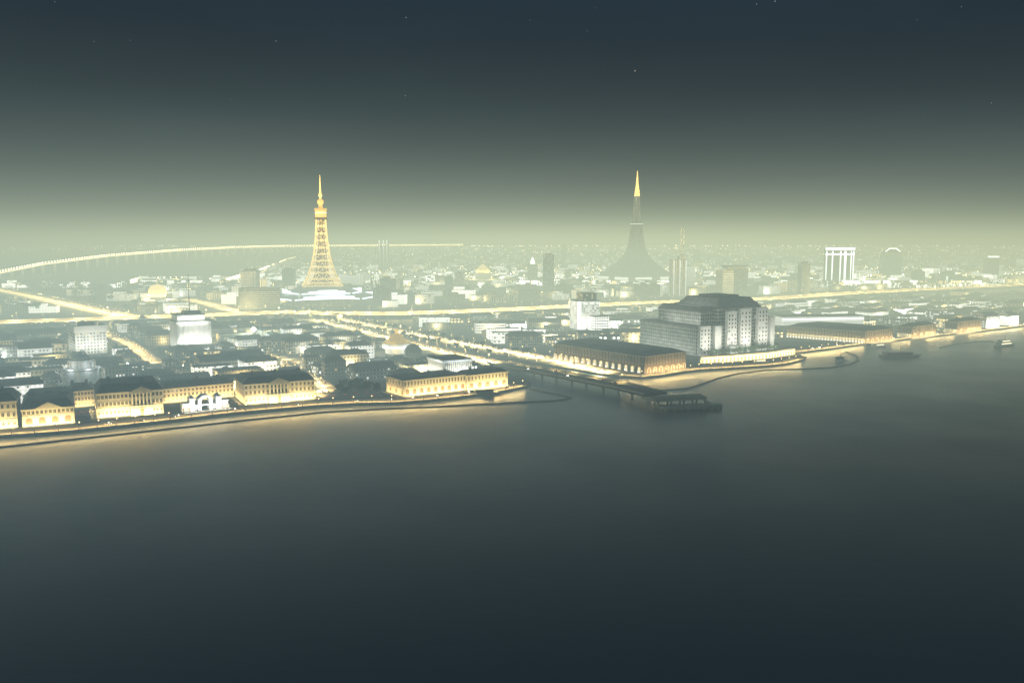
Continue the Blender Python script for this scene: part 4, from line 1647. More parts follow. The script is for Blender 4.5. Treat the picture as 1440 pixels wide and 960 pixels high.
# white needle tower with two spires, right of the far dark tower
t, w, d, h = slab('needle_tower', 'pale ribbed tower with twin needle masts behind the stepped dark building', 'tower', (944, 417), (965, 417), 366, 34, 'wall_b')
for i in range(5):
    part(t, 'rib', 'white_paint', lambda s: s.box(-w / 2 + w * (i + .25) / 5, -w / 2 + w * (i + .6) / 5, -1.6, -.004, 2, h + 2))
for i in (0, 2, 4):
    part(t, 'light_band', 'strip_white', lambda s: s.box(-w / 2 + w * (i + .62) / 5, -w / 2 + w * (i + .85) / 5, -.8, -.004, 2, h))
for x, y in ((.17, 318), (.36, 321)):
    part(t, 'mast', 'white_paint', lambda s: s.bar((x * w, d / 2, h + 1.2), (x * w, d / 2, HT(957, 417, y)), 1.4, r2=.8))
part(t, 'upper_storey', 'wall_e', lambda s: s.box(w * .02, w * .5, 4, d - 4, h + 1.2, h + 10))
# the hat topped tower
t, w, d, h = slab('hat_tower', 'square tower with dark front, lit side grid and flared overhanging cap', 'tower', (1032, 418.5), (1051, 418), 379, 30, 'wall_d')
part(t, 'lit_bay', 'wall_b', lambda s: s.box(-w / 2 - w * .85, -w / 2 - .01, 1, d - 3, 0, h - 1))
for i in range(10):
    part(t, 'balcony_band', 'strip_warm', lambda s: s.box(-w / 2 - w * .82, -w / 2 - 1, .3, .996, 4 + i * (h - 8) / 10, 5.4 + i * (h - 8) / 10))
part(t, 'crown', 'stone_grey', lambda s: s.frustum(-w / 2 - 16, w / 2 - 3, 2, d - 4, h + 1.203, h + 6, 2, 2))
part(t, 'cap', 'roof2', lambda s: s.hexa([(-w / 2 - 14, 4, h + 5), (w / 2 - 5, 4, h + 5), (w / 2 - 5, d - 6, h + 5), (-w / 2 - 14, d - 6, h + 5)],
                                     [(-w / 2 - 20, -1, h + 9), (w / 2 + 1, -1, h + 9), (w / 2 + 1, d - 1, h + 9), (-w / 2 - 20, d - 1, h + 9)]))
# the white outlined twin slab
t, w, d, h = slab('outlined_tower', 'dark glass tower outlined in brilliant white light with four vertical lines', 'tower', (1160, 404), (1199, 404), 350, 15, 'wall_d')
for x, ww in ((-.485, .03), (-.27, .035), (.02, .035), (.19, .07), (.40, .025), (.485, .03)):
    part(t, 'light_line', 'strip_far', lambda s: s.box(x * w - ww * w / 2, x * w + ww * w / 2, -1.4, -.004, 4, h - 6))
part(t, 'light_crown', 'strip_far', lambda s: (s.box(-w * .52, w * .52, -1.6, -.004, h - 3, h + 3)))
part(t, 'light_cornice', 'strip_far', lambda s: s.box(-w * .52, w * .52, -1.5, -.004, h - 16, h - 12))
part(t, 'base', 'wall_e', lambda s: s.box(-w * .5, w * .5, -12, -2, 0, 9))
# slim dark towers
for pl, pr_, top, lab, mt in (((764, 413), (779, 413), 359, 'slim dark grey tower slab in the middle of the city, seen against white houses', 'wall_d'),
                              ((1127, 416.5), (1138, 416.5), 371, 'very slim dark slab tower standing beside the avenue right of the hat topped tower', 'wall_d'),
                              ((1389, 393), (1404, 393), 364, 'grey block tower with a lit flat cap near the far right edge', 'wall_a'),
                              ((1241, 392), (1267, 392), 356, 'wide faint tower with an arched crown, right of the white outlined tower', 'tower_dim'),
                              ((532, 383), (546, 383), 345, 'faint twin finned tower in the haze right of the golden lattice tower', 'wall_c'),
                              ((790, 372), (797, 372), 345, 'faint thin tower in the haze right of the slim grey slab', 'wall_d'),
                              ((742, 402), (756, 402), 372, 'pale block tower with a small lantern on top, left of the slim grey slab', 'wall_b'),
                              ((626, 412), (636, 412), 390, 'narrow banded tower left of the golden pointed dome', 'wall_a'),
                              ((976, 372), (985, 372), 352, 'faint distant tower in the haze between two needle masts and the hat topped tower', 'wall_d'),
                              ((1288, 403), (1300, 403), 382, 'short dark tower beside the avenue on the right', 'wall_d'),
                              ((1330, 401), (1342, 401), 383, 'short dark tower with a bright left edge beside the avenue on the right', 'wall_a'),
                              ((397, 407), (412, 407), 379, 'dark grey tower close to the left flank of the golden lattice tower', 'wall_d'),
                              ((640, 405), (652, 405), 384, 'tall white fin like block, left of the golden pointed dome', 'wall_c')):
    t, w, d, h = slab('high_rise', lab, 'high rise', pl, pr_, top, 30, mt)
    if 'arched crown' in lab:
        part(t, 'crown', 'steel_dark', lambda s: s.hexa([(-w * .4, 2, h + 1.21), (w * .4, 2, h + 1.21), (w * .4, d - 2, h + 1.21), (-w * .4, d - 2, h + 1.21)],
                                                   [(-w * .18, 2, h + 14), (w * .18, 2, h + 14), (w * .18, d - 2, h + 14), (-w * .18, d - 2, h + 14)]))
        part(t, 'light_crown', 'strip_far', lambda s: (s.bar((-w * .4, 1, h + 5), (-w * .18, 1, h + 15), 1.8), s.bar((-w * .18, 1, h + 15), (w * .18, 1, h + 15), 1.8), s.bar((w * .18, 1, h + 15), (w * .4, 1, h + 5), 1.8)))
    elif 'flat cap' in lab:
        part(t, 'cap', 'strip_far', lambda s: s.box(-w * .3, w * .5, 2, 20, h + 4, h + 9))
    elif 'lantern' in lab:
        part(t, 'lantern', 'lamp_white', lambda s: s.lathe([(6, h + 1.21), (6, h + 8), (.5, h + 20)], 8, cy=15))
    elif 'twin finned' in lab:
        for x in (-.35, .05, .4):
            part(t, 'fin', 'strip_white', lambda s: s.box(x * w - 2, x * w + 2, -2, -.004, 0, h + 20))
    else:
        part(t, 'plant_room', 'stone_grey', lambda s: s.box(-w * .3, w * .3, 6, 20, h + 1.21, h + 5))
    if 'bright left' in lab:
        part(t, 'light_line', 'strip_far', lambda s: s.box(-w * .5, -w * .3, -1., -.004, 0, h * .7))
# cold floodlight that glares among the left roofs
c = G(357, 478)
t = thing('floodlight_mast', 'single mast with a glaring pale blue floodlight among the roofs behind the palaces', 'floodlight', c)
hm = HT(357, 478, 463)
part(t, 'pole', 'metal', lambda s: s.bar((0, 0, 0), (0, 0, hm - 1.2), .35, n=6))
part(t, 'lamp_head', 'lamp_cyan', lambda s: s.lathe([(.3, hm - 2.4), (2.2, hm - 1.2), (2.8, hm), (2.2, hm + 1.2), (.3, hm + 2.4)], 10))
light('floodlight', 'POINT', (0, -3, hm), 45000, (.7, 1, .97), t, size=1.5)

# long white range behind the first right hand arcade, and houses at the end of the quay
t, w, d, h = slab('exhibition_hall', 'long low white lit hall behind the nearest arcade on the right quay', 'hall', (1100, 463), (1214, 461), 445, 26, 'wall_c', 'roof')
part(t, 'light_band', 'strip_white', lambda s: s.box(-w * .5, w * .5, -.8, -.004, h - 4.5, h - 2.2))
for i, (pl, pr_, top, lab) in enumerate((((1386, 461.5), (1405, 459.5), 445, 'brilliant white house at the end of the far right quay, left of a twin'), ((1419, 457.5), (1432, 456), 444, 'brilliant white house at the very end of the far right quay, right of a twin'))):
    t, w, d, h = slab('quay_house', lab, 'house', pl, pr_, top, 20, 'wall_e')
    part(t, 'attic', 'stone_white', lambda s: s.gable(-w / 2, w / 2, 0, 20, h + 1.203, h + 6))
    light('floodlight', 'AREA', (0, -7, 1), 26000, WHITE, t, (PI / 2 + .5, 0, 0), w, .6)

# ------------------------------------------------------------------ boats
def boat(name, label, px, py, L, rz, decks, hullm='hull', lit=True):
    c = G(px, py, 0)
    t = thing(name, label, 'boat', c, rz)
    b = L * .13
    s = MB()
    s.hexa([(-L * .46, -b * .8, -.5), (L * .34, -b * .8, -.5), (L * .46, 0, -.5), (L * .34, b * .8, -.5), (-L * .46, b * .8, -.5)],
           [(-L * .5, -b, 2.2), (L * .36, -b, 2.2), (L * .55, 0, 2.9), (L * .36, b, 2.2), (-L * .5, b, 2.2)])
    s.build('hull', M[hullm], t)
    z = 2.3
    for i in range(decks):
        f = 1 - .22 * i
        x0, x1 = -L * .40 * f, L * .26 * f
        s = MB()
        s.box(x0, x1, -b * .75 * f, b * .75 * f, z + .1, z + 2.5)
        s.box(x0 - .8, x1 + .8, -b * .9 * f, b * .9 * f, z + 2.503, z + 2.8)
        cb = s.build('cabin', M['hull' if lit else 'hull_dark'], t)
        s = MB()
        for y in (-1, 1):
            yy = sorted((y * b * .76 * f, y * (b * .76 * f + .06)))
            s.box(x0 + 1, x1 - 1, yy[0], yy[1], z + 1., z + 2.)
        s.build('window_band', M['strip_warm' if lit else 'pane'], cb)
        z += 2.82
    s = MB()
    s.bar((0, 0, z), (0, 0, z + 5), .15)
    s.build('mast', M['metal'], t)
    return t


boat('ferry', 'small white two decked ship with lit windows off the far right quay', 1413, 487, 34, .55, 2)
boat('barge', 'dark flat barge with a low dark cabin moored against the left quay point', 683, 555.5, 23, .3, 1, 'hull_dark', False)
boat('launch', 'long white launch moored by the arcade on the far right quay', 1237, 489, 22, .5, 1, 'hull', True)
boat('launch', 'short white launch moored left of a longer one on the far right quay', 1221, 489, 12, .5, 1, 'hull', False)
boat('barge', 'long dark barge lying off the far right quay by itself', 1266, 502, 44, .12, 1, 'hull_dark', False)
boat('launch', 'small dim boat anchored in the basin beyond the promontory', 1182, 508.5, 12, .2, 1, 'hull', False)
boat('launch', 'white excursion boat moored under the bright terrace wall of the promontory', 1070, 512, 18, .35, 1, 'hull', True)

for a in ((246, 297, 444, 486, 491), (99, 150, 458, 494, 497), (102, 130, 508, 536, 540), (537, 580, 472, 496, 497), (587, 650, 506, 530, 541), (345, 369, 456, 470, 478), (207, 237, 394, 422, 424),
          (335, 394, 382, 434, 438), (396, 522, 396, 428, 428), (809, 856, 414, 464, 463), (1100, 1214, 446, 461, 461), (1160, 1200, 350, 400, 403), (1015, 1052, 374, 420, 423), (944, 966, 366, 420, 424),
          (664, 694, 366, 398, 401), (764, 778, 360, 405, 413), (1127, 1138, 372, 414, 416), (842, 938, 376, 394, 397), (572, 590, 488, 500, 502), (742, 756, 376, 398, 402)):
    protect(*a)
for a in ((1106, 1255, 458, 480, 483), (1260, 1316, 455, 473, 475), (1328, 1382, 450, 466, 468), (779, 963, 480, 516, 525), (1385, 1432, 445, 459, 461), (900, 1084, 430, 490, 495)):
    protect(*a)
for px_ in ([(225, 590), (225, 563), (334, 552), (340, 580)], [(97, 600), (97, 572), (136, 569), (136, 592)], [(444, 572), (446, 550), (470, 541), (533, 543), (560, 556), (566, 566)], [(712, 552), (713, 520), (760, 520), (760, 545)],
            [(655, 558), (655, 547), (715, 541), (715, 552)], [(1100, 490), (1085, 482), (1106, 474), (1215, 482)]):
    OCC.append([(G(*q).x, G(*q).y) for q in px_])
for a in ((229, 329, 543, 566, 567), (100, 133, 551, 571, 573), (257, 321, 556, 576, 579), (140, 230, 553, 580, 587), (344, 443, 538, 562, 568), (533, 655, 530, 552, 557)):
    protect(*a)
for pts_, st_ in ((boul_l, 1), (boul_r, 1), (cross, 1), (diag, 1), (diag2, 1), (street2, 1)):
    for q in dense(pts_, 20):
        ix_, iy_ = toimg(q)
        PROT.append((ix_, iy_, q.y))
        PROT.append((ix_, iy_ + 1.5, q.y))

FARP = [q for q in PROT if (842 <= q[0] <= 938 and 376 <= q[1] <= 394) or (396 <= q[0] <= 522 and 396 <= q[1] <= 424)]
# ------------------------------------------------------------------ street lamps
def lamp_proto(name, h, head_r, headm, label, group):
    t = thing(name, label, 'street lamp', (0, 0, 0), 0, group)
    s = MB()
    s.bar((0, 0, 0), (0, 0, .9), .28, n=6)
    s.bar((0, 0, .9), (0, 0, h - .4), .13, n=6, r2=.08)
    s.bar((0, 0, h - .4), (.9, 0, h - .1), .07)
    s.build('pole', M['metal'], t)
    s = MB()
    s.lathe([(.05, h - .1 - head_r), (head_r, h - .1), (.1, h + head_r * .8)], 6, cx=.9)
    s.build('lamp_head', M[headm], t)
    return t


used = {}


def lamps(name, pts, step, h, head_r, headm, label, group, power, every=1, col=SODIUM, off=0., start=.5):
    pts = offset(pts, off) if off else [Vector(q) for q in pts]
    acc, nxt, n_ = 0., step * start, 0
    for a, b in zip(pts, pts[1:]):
        L = (b - a).length
        d_ = (b - a).normalized() if L else Vector((1, 0, 0))
        while nxt <= acc + L:
            p_ = a + d_ * (nxt - acc)
            nxt += step * R.uniform(.8, 1.2)
            ix, iy = toimg(p_)
            if not (-60 < ix < 1500 and 330 < iy < 700):
                continue
            key = (name, h, head_r, headm, label)
            if key not in used:
                used[key] = lamp_proto(name, h, head_r, headm, label, group)
                o = used[key]
            else:
                o = copy_lamp(used[key])
            o.location = (p_.x, p_.y, p_.z)
            o.rotation_euler = (0, 0, R.uniform(0, 6.28))
            if power and n_ % every == 0:
                if name != 'street_lamp' or h < 10:
                    light('street_light', 'SPOT', (p_.x, p_.y, p_.z + h - .6 - head_r), power * R.uniform(.5, 1.6), col, size=1.6 if name == 'quay_lamp' else .5, spot=(2.95, .3) if name == 'quay_lamp' else (2.72, .7))
                else:
                    light('street_light', 'POINT', (p_.x, p_.y, p_.z + h - .6 - head_r), power * R.uniform(.7, 1.3), col, size=.5)
            n_ += 1
        acc += L


def copy_lamp(src_):
    c_ = src_.copy()
    C.objects.link(c_)
    for ch in list(src_.children):
        d_ = ch.copy()
        C.objects.link(d_)
        d_.parent = c_
    return c_


lamps('quay_lamp', offset(lq, 1.6), 13, 4.6, .4, 'lamp', 'warm lamp on the quay along the lit palaces', 'lamps along the palace quay', 0)
lamps('quay_lamp', offset(rq, 1.6), 13, 4.6, .4, 'lamp', 'warm lamp on the quay around the promontory', 'lamps around the promontory quay', 0)
lamps('quay_lamp', offset(rr2, 1.6), 17, 4.6, .4, 'lamp', 'warm lamp on the straight quay of the far right shore', 'lamps along the far right quay', 0)


def quay_fill_strip(pts, per_m, tilt):
    """Added strip lights along a quay, standing in for the light of its lamps."""
    for a, b in zip(pts, pts[1:]):
        d_ = b - a
        n_ = max(1, round(d_.length / 45))
        for i in range(n_):
            m_ = a.lerp(b, (i + .5) / n_)
            o_ = light('quay_fill_strip', 'AREA', (m_.x, m_.y, GZ + 4.4), per_m * d_.length / n_, (1., .70, .27), None, None, d_.length / n_ * .98, .5)  # added strip, tilted so its reflection gilds the water
            o_.rotation_euler = (Matrix.Rotation(math.atan2(d_.y, d_.x), 3, 'Z') @ Matrix.Rotation(tilt, 3, 'X')).to_euler()


quay_fill_strip(offset(lq, 2.6), 180, -.3)
quay_fill_strip(offset(rq, 2.6), 210, -.3)
quay_fill_strip(offset(rr2, 2.6), 300, -.3)
for pts, off_ in ((boul_l, -9), (boul_r, -7)):
    lamps('street_lamp', pts, 24, 9, .45, 'lamp', 'tall sodium lamp lining the double boulevard towards the lattice tower', 'lamps along the boulevard', 190000, 1, off=off_, start=.5 + .25 * (off_ > 0))
for off_ in (-24, 24):
    lamps('street_lamp', cross, 36, 10, .6, 'lamp', 'tall sodium lamp lining the long raised avenue across the city', 'lamps along the avenue', 260000, 1, off=off_)
lamps('street_lamp', diag, 22, 10, .6, 'lamp', 'bright sodium lamp on the wide diagonal road beside the lake', 'lamps on the diagonal road', 330000, 1)
lamps('street_lamp', diag2, 30, 10, .6, 'lamp', 'bright sodium lamp on the short road left of the slab block', 'lamps on the short road', 250000, 1)
for st_ in (street, street2, street3):
    lamps('street_lamp', st_, 22, 7, .45, 'lamp', 'lower street lamp in the lanes between the palace blocks', 'lamps in the palace lanes', 45000, 1, off=4)
lamps('bridge_lamp', bp_[:-2], 26, 7, .4, 'lamp', 'small lamp on the parapet of the canal bridge', 'lamps on the canal bridge', 12000, 1, off=10.4, start=.2)

# ------------------------------------------------------------------ the long lake bridge far behind
def far_bridge(label, px, w, hz0, step, pier_h, name='lake_bridge', nlamp=10, lampr=1.6):
    pts = dense([Gd(*q) - Vector((0, 0, hz0)) if len(q) > 2 else G(q[0], q[1], GZ) for q in px], 90)
    o_ = pts[0].copy()
    t = thing(name, label, 'bridge', o_)
    rel = [q - o_ for q in pts]
    a, b = offset(rel, w / 2), offset(rel, -w / 2)
    s = MB()
    for i in range(len(rel) - 1):
        s.hexa([(q.x, q.y, q.z + hz0) for q in (b[i], b[i + 1], a[i + 1], a[i])], [(q.x, q.y, q.z + hz0 + 2) for q in (b[i], b[i + 1], a[i + 1], a[i])])
    s.build('deck', M['paving'], t)
    pd = dense(rel, step)
    for sd in (w / 2 - .6, -w / 2 + .6):
        ll = offset(rel, sd)
        s = MB()
        for p0, p1 in zip(ll, ll[1:]):
            s.bar((p0.x, p0.y, p0.z + hz0 + 3.2), (p1.x, p1.y, p1.z + hz0 + 3.2), 1.2)
        s.build('roadway_glow', M['line_far'], t)  # added glowing bars stand in for the lamp-lit roadway
    q_ = MB()
    q_.lathe([(.1, hz0 + 10 - lampr), (lampr, hz0 + 10), (.1, hz0 + 10 + lampr)], 6)
    q_.bar((0, 0, hz0 + 2), (0, 0, hz0 + 10 - lampr), .3)
    lam = q_.build('lamp', [M['lamp_far']], t)
    lam.location = pd[0]
    seen = [v for v in pd[1:] if -20 < toimg(v + o_)[0] < 1460]
    for v in seen[:99]:
        child(lam.data, 'lamp', t, v)
    if len(seen) > 99:
        s = MB()
        for v in seen[99:]:
            zz_ = v.z + hz0 + 10
            s.lathe([(.1, zz_ - lampr), (lampr, zz_), (.1, zz_ + lampr)], 6, v.x, v.y)
        rest = s.build('distant_lamps', M['lamp_far'], t)
        rest['kind'] = 'stuff'
    if pier_h:
        s = MB()
        s.box(-4, 4, -3, 3, -34, hz0 - .01)
        pm = s.build('pier', M['pier_far'], t)
        pm.location = pd[1]
        for v in pd[4::4][:45]:
            child(pm.data, 'pier', t, v)
    return t


far_bridge('very long curved lake bridge studded with warm lamps and lit piers', [(-60, 398, 2700), (0, 385, 3000), (60, 373, 3350), (150, 361.5, 3900), (250, 353.5, 4600), (330, 349.5, 5200), (400, 347.5, 5700), (520, 346.5, 6300), (650, 345.5, 6900)], 18, 9, 24, True, lampr=2.0)
far_bridge('low warm lit causeway across the lake behind the golden dome', [(178, 402), (196, 397), (240, 396), (272, 395.5)], 12, 3, 16, False, 'causeway', lampr=.9)
far_bridge('short warm lit causeway at the right end of the lake', [(318, 399), (330, 395), (342, 390.5)], 12, 3, 16, False, 'causeway', lampr=1.2)
far_bridge('streaked bright elevated road climbing away behind the white grid tower', [(356, 391), (372, 383), (388, 376), (402, 369), (416, 365)], 26, 8, 28, False, 'elevated_road', lampr=2.2)

# ------------------------------------------------------------------ blocks of the old town, low rise houses, the city beyond
def reg(px):
    return [(G(x, y).x, G(x, y).y) for x, y in px]


def lit_strip(s, w, d, h):
    s.box(-w / 2 - .05, w / 2 + .05, -.35, -.004, h - 1.6, h - .5)


def block(name, label, group, cat, c, w, d, rz, h, wall, kind, warm):
    t = thing(name, label, cat, (c[0], c[1], GZ), rz, group)
    x0, x1, y0, y1 = -w / 2, w / 2, -d / 2, d / 2
    wl = MB()
    rf = MB()
    if kind == 'court':
        th = min(9, d * .28)
        for q in ((x0, x1, y0, y0 + th), (x0, x1, y1 - th, y1), (x0, x0 + th, y0 + th + .01, y1 - th - .01), (x1 - th, x1, y0 + th + .01, y1 - th - .01)):
            wl.box(*q, 0, h)
            ax = 'x' if q[1] - q[0] > q[3] - q[2] else 'y'
            rf.gable(q[0] - .3, q[1] + .3, q[2] - .3, q[3] + .3, h + .003, h + 3.2, 0, ax)
    elif kind == 'gable':
        wl.box(x0, x1, y0, y1, 0, h)
        rf.gable(x0 - .4, x1 + .4, y0 - .4, y1 + .4, h + .003, h + d * .2, 0, 'x')
    elif kind == 'hip':
        wl.box(x0, x1, y0, y1, 0, h)
        rf.frustum(x0 - .4, x1 + .4, y0 - .4, y1 + .4, h + .003, h + 4.2, min(7, w * .3), min(7, d * .4))
    else:
        wl.box(x0, x1, y0, y1, 0, h)
        wl.box(x0, x1, y0, y0 + .6, h + .003, h + 1.)
        rf.box(x0 + .1, x1 - .1, y0 + .61, y1, h + .003, h + .5)
    wl.build('wall', M[wall], t)
    r_ = rf.build('roof', M[R.choice(['roof', 'roof', 'roof2', 'roof3'] if kind != 'flat' else ['roof', 'roof3', 'roof2'])], t)
    for q in range(R.choice((0, 1, 1, 2))):
        if kind == 'flat':
            child(SKYL, 'skylight', r_, (R.uniform(x0 + 4, x1 - 4), R.uniform(y0 + 4, y1 - 4), h + .51), R.choice((0, PI / 2)))
        elif kind != 'court':
            child(CHIM, 'chimney', r_, (R.uniform(x0 + 3, x1 - 3), R.uniform(-2, 2), h + 2.), 0)
    if R.random() < .6:
        s = MB()
        lit_strip(s, w, d, h)
        s.build('eaves_glow', M[R.choice(['strip_dim', 'strip_dimw'])], t)  # light along the roof edge put in as a glowing strip
    return t


M['strip_dimw'] = glow('dim_warm_edge_glow', (1., .84, .50), .7)

OLD = reg([(-140, 640), (-140, 462), (20, 459), (200, 452), (395, 445), (430, 452), (520, 474), (600, 496), (640, 505), (700, 516), (735, 535), (700, 548), (440, 566), (0, 610)])
RIGHT = reg([(452, 440), (560, 444.5), (700, 440), (800, 434), (940, 428), (1080, 423.5), (1440, 404), (1520, 402), (1520, 446), (1440, 453), (1300, 469), (1150, 488), (1122, 490), (1085, 478), (1000, 486), (770, 500), (660, 476), (560, 456)])
a0 = math.atan2(lq[6].y - lq[1].y, lq[6].x - lq[1].x)
o0 = lq[1]
ux, uy = math.cos(a0), math.sin(a0)
n_old = 0
extra_lights = []
for iv in range(32):
    for iu in range(-8, 30):
        w, d = R.uniform(24, 40), R.uniform(18, 29)
        u, v = iu * 41 + (iv % 2) * 14 + R.uniform(-3, 3), 30 + iv * 34 + R.uniform(-3, 3)
        x, y = o0.x + ux * u - uy * v, o0.y + uy * u + ux * v
        rz = a0 + R.uniform(-.05, .05) + (.12 if v > 500 else 0)
        if not all(inpoly(p_, OLD) for p_ in rect_pts(x, y, w, d, rz)):
            continue
        ix, iy = toimg((x, y, GZ))
        if not (-50 < ix < 1490):
            continue
        ok = free(x, y, w, d, rz)
        if not ok:
            w, d = w * .55, d * .6
            if not free(x, y, w, d, rz) or R.random() < .25:
                continue
        h = R.choice((8, 9, 10, 11, 12, 13, 14)) * (1. if R.random() < .93 else 1.5)
        if not clear(x, y, w, d, rz, h + 4):
            h = 7
            if not clear(x, y, w, d, rz, h + 3):
                continue
        kd = R.choice(('court', 'gable', 'hip', 'hip', 'flat', 'flat')) if w > 24 else R.choice(('gable', 'hip', 'flat'))
        wl = R.choice(('wall_a', 'wall_b', 'wall_b', 'wall_c', 'wall_c', 'wall_c'))
        block('town_block', 'dark roofed stone block packed among its likes in the old town behind the palaces', 'old town blocks behind the palaces', 'building', (x, y), w, d, rz, h, wl, kd, 0)
        occupy(Vector((x + uy * d / 2 * 0 - 0, y, 0)) - Vector((-math.sin(rz), math.cos(rz), 0)) * (d / 2), w, d, rz, 1)
        n_old += 1
        if R.random() < .7:
            extra_lights.append((x - uy * -0 + ux * (w / 2 + 4), y + uy * (w / 2 + 4), 17000))
        if R.random() < .3:
            extra_lights.append((x + uy * (d / 2 + 4), y - ux * (d / 2 + 4), 17000))
for iv in range(52):
    for iu in range(-16, 60):
        w, d = R.uniform(12, 20), R.uniform(11, 17)
        u, v = iu * 20 + R.uniform(-3, 3), 26 + iv * 20 + R.uniform(-3, 3)
        x, y = o0.x + ux * u - uy * v, o0.y + uy * u + ux * v
        rz = a0 + R.uniform(-.05, .05) + R.choice((0, PI / 2))
        if not all(inpoly(p_, OLD) for p_ in rect_pts(x, y, w, d, rz)) or n_old >= 290:
            continue
        ix, iy = toimg((x, y, GZ))
        if not (-50 < ix < 1490) or not free(x, y, w, d, rz) or R.random() < .12:
            continue
        h = R.choice((6, 7, 8, 9, 10))
        if not clear(x, y, w, d, rz, h + 3):
            h = 4
            if not clear(x, y, w, d, rz, h + 2.5):
                continue
        block('town_house', 'small dark roofed house filling the gaps between the big old town blocks', 'small houses of the old town', 'building', (x, y), w, d, rz, h,
              R.choice(('wall_b', 'wall_b', 'wall_c', 'wall_c')), R.choice(('gable', 'hip', 'flat')), 0)
        occupy(Vector((x, y, 0)) - Vector((-math.sin(rz), math.cos(rz), 0)) * (d / 2), w, d, rz, 1)
        n_old += 1
        if R.random() < .14:
            extra_lights.append((x + ux * (w / 2 + 3), y + uy * (w / 2 + 3), 9000))
n_right = 0
a1 = math.atan2((rr2[6] - rr2[0]).y, (rr2[6] - rr2[0]).x)
for iv in range(-6, 36):
    for iu in range(-24, 34):
        w, d = R.uniform(20, 46), R.uniform(16, 26)
        u, v = iu * 45 + R.uniform(-5, 5), iv * 38 + R.uniform(-5, 5)
        fr = a1 if u > 200 else .12
        x, y = 250 + math.cos(.3) * u - math.sin(.3) * v, 1000 + math.sin(.3) * u + math.cos(.3) * v
        rz = fr + R.choice((0, 0, PI / 2)) * 0 + R.uniform(-.08, .08)
        if not all(inpoly(p_, RIGHT) for p_ in rect_pts(x, y, w, d, rz)):
            continue
        ix, iy = toimg((x, y, GZ))
        if not (-50 < ix < 1490) or R.random() < .08 or n_right >= 300:
            continue
        if not free(x, y, w, d, rz):
            w, d = w * .5, d * .6
            if not free(x, y, w, d, rz):
                continue
        h = R.choice((6, 7, 8, 9, 10, 12))
        if not clear(x, y, w, d, rz, h + 3):
            h = 5
            if not clear(x, y, w, d, rz, h + 2):
                continue
        kd = R.choice(('gable', 'hip', 'flat', 'flat', 'flat'))
        wl = R.choice(('wall_a', 'wall_c', 'wall_mid_pale', 'wall_mid_pale', 'wall_b', 'wall_e', 'wall_mid_bright', 'wall_d'))
        block('low_rise_block', 'low flat building between the avenue and the waterfront right of the boulevard', 'low buildings between avenue and waterfront', 'building', (x, y), w, d, rz, h, wl, kd, 0)
        occupy(Vector((x, y, 0)) - Vector((-math.sin(rz), math.cos(rz), 0)) * (d / 2), w, d, rz, 1)
        n_right += 1
        if R.random() < .3:
            extra_lights.append((x + math.sin(rz) * (d / 2 + 4), y - math.cos(rz) * (d / 2 + 4), 34000))

# beyond the avenue
n_mid = 0
spot_ = []
MIDS = []
for k_ in range(9000):
    if n_mid >= 300:
        break
    px, py = R.uniform(-30, 1470), 441 - 42 * R.random() ** 1.3
    line = 452 - (px / 1440) * 51
    if py > line - 1:
        continue
    g = G(px, py)
    if inpoly((g.x, g.y), [(q.x, q.y) for q in lk]):
        continue
    if px < 190 and (py < 404 or R.random() < .75):
        continue
    w, d = R.uniform(22, 58), R.uniform(16, 30)
    rz = R.uniform(-.15, .3)
    if not free(g.x, g.y, w, d, rz):
        continue
    if any(abs(g.x - q[0]) < (w + q[2]) * .5 and abs(g.y - q[1]) < (d + q[3]) * .5 + 5 for q in MIDS):
        continue
    h = R.choice((9, 11, 13, 15, 18, 22)) * (1 if R.random() < .86 else R.uniform(1.6, 2.8))
    if px < 330:
        h = min(h, 14)
    if not clear(g.x, g.y, w, d, rz, h + 2):
        h = 9
        if not clear(g.x, g.y, w, d, rz, h + 2):
            continue
    MIDS.append((g.x, g.y, w, d))
    s = MB()
    s.box(-w / 2, w / 2, -d / 2, d / 2, 0, h, 0, 1)
    if R.random() < .5:
        s.box(-w * .3, w * .1, -d * .2, d * .3, h + .003, h + 4, 0, 1)
    o = s.build('city_block', [M[R.choice(('wall_mid_pale', 'wall_mid_bright', 'wall_mid_bright', 'wall_mid_bright', 'wall_mid_pale', 'wall_a', 'wall_d', 'wall_b'))], M['roof']])
    o.location = (g.x, g.y, GZ)
    o.rotation_euler = (0, 0, rz)
    tag(o, 'hazy city block with scattered lit windows in the dense quarter beyond the avenue', 'building', 'city blocks beyond the avenue')
    n_mid += 1
    if R.random() < .33:
        extra_lights.append((g.x + R.uniform(-15, 15), g.y - d / 2 - 6, 110000))

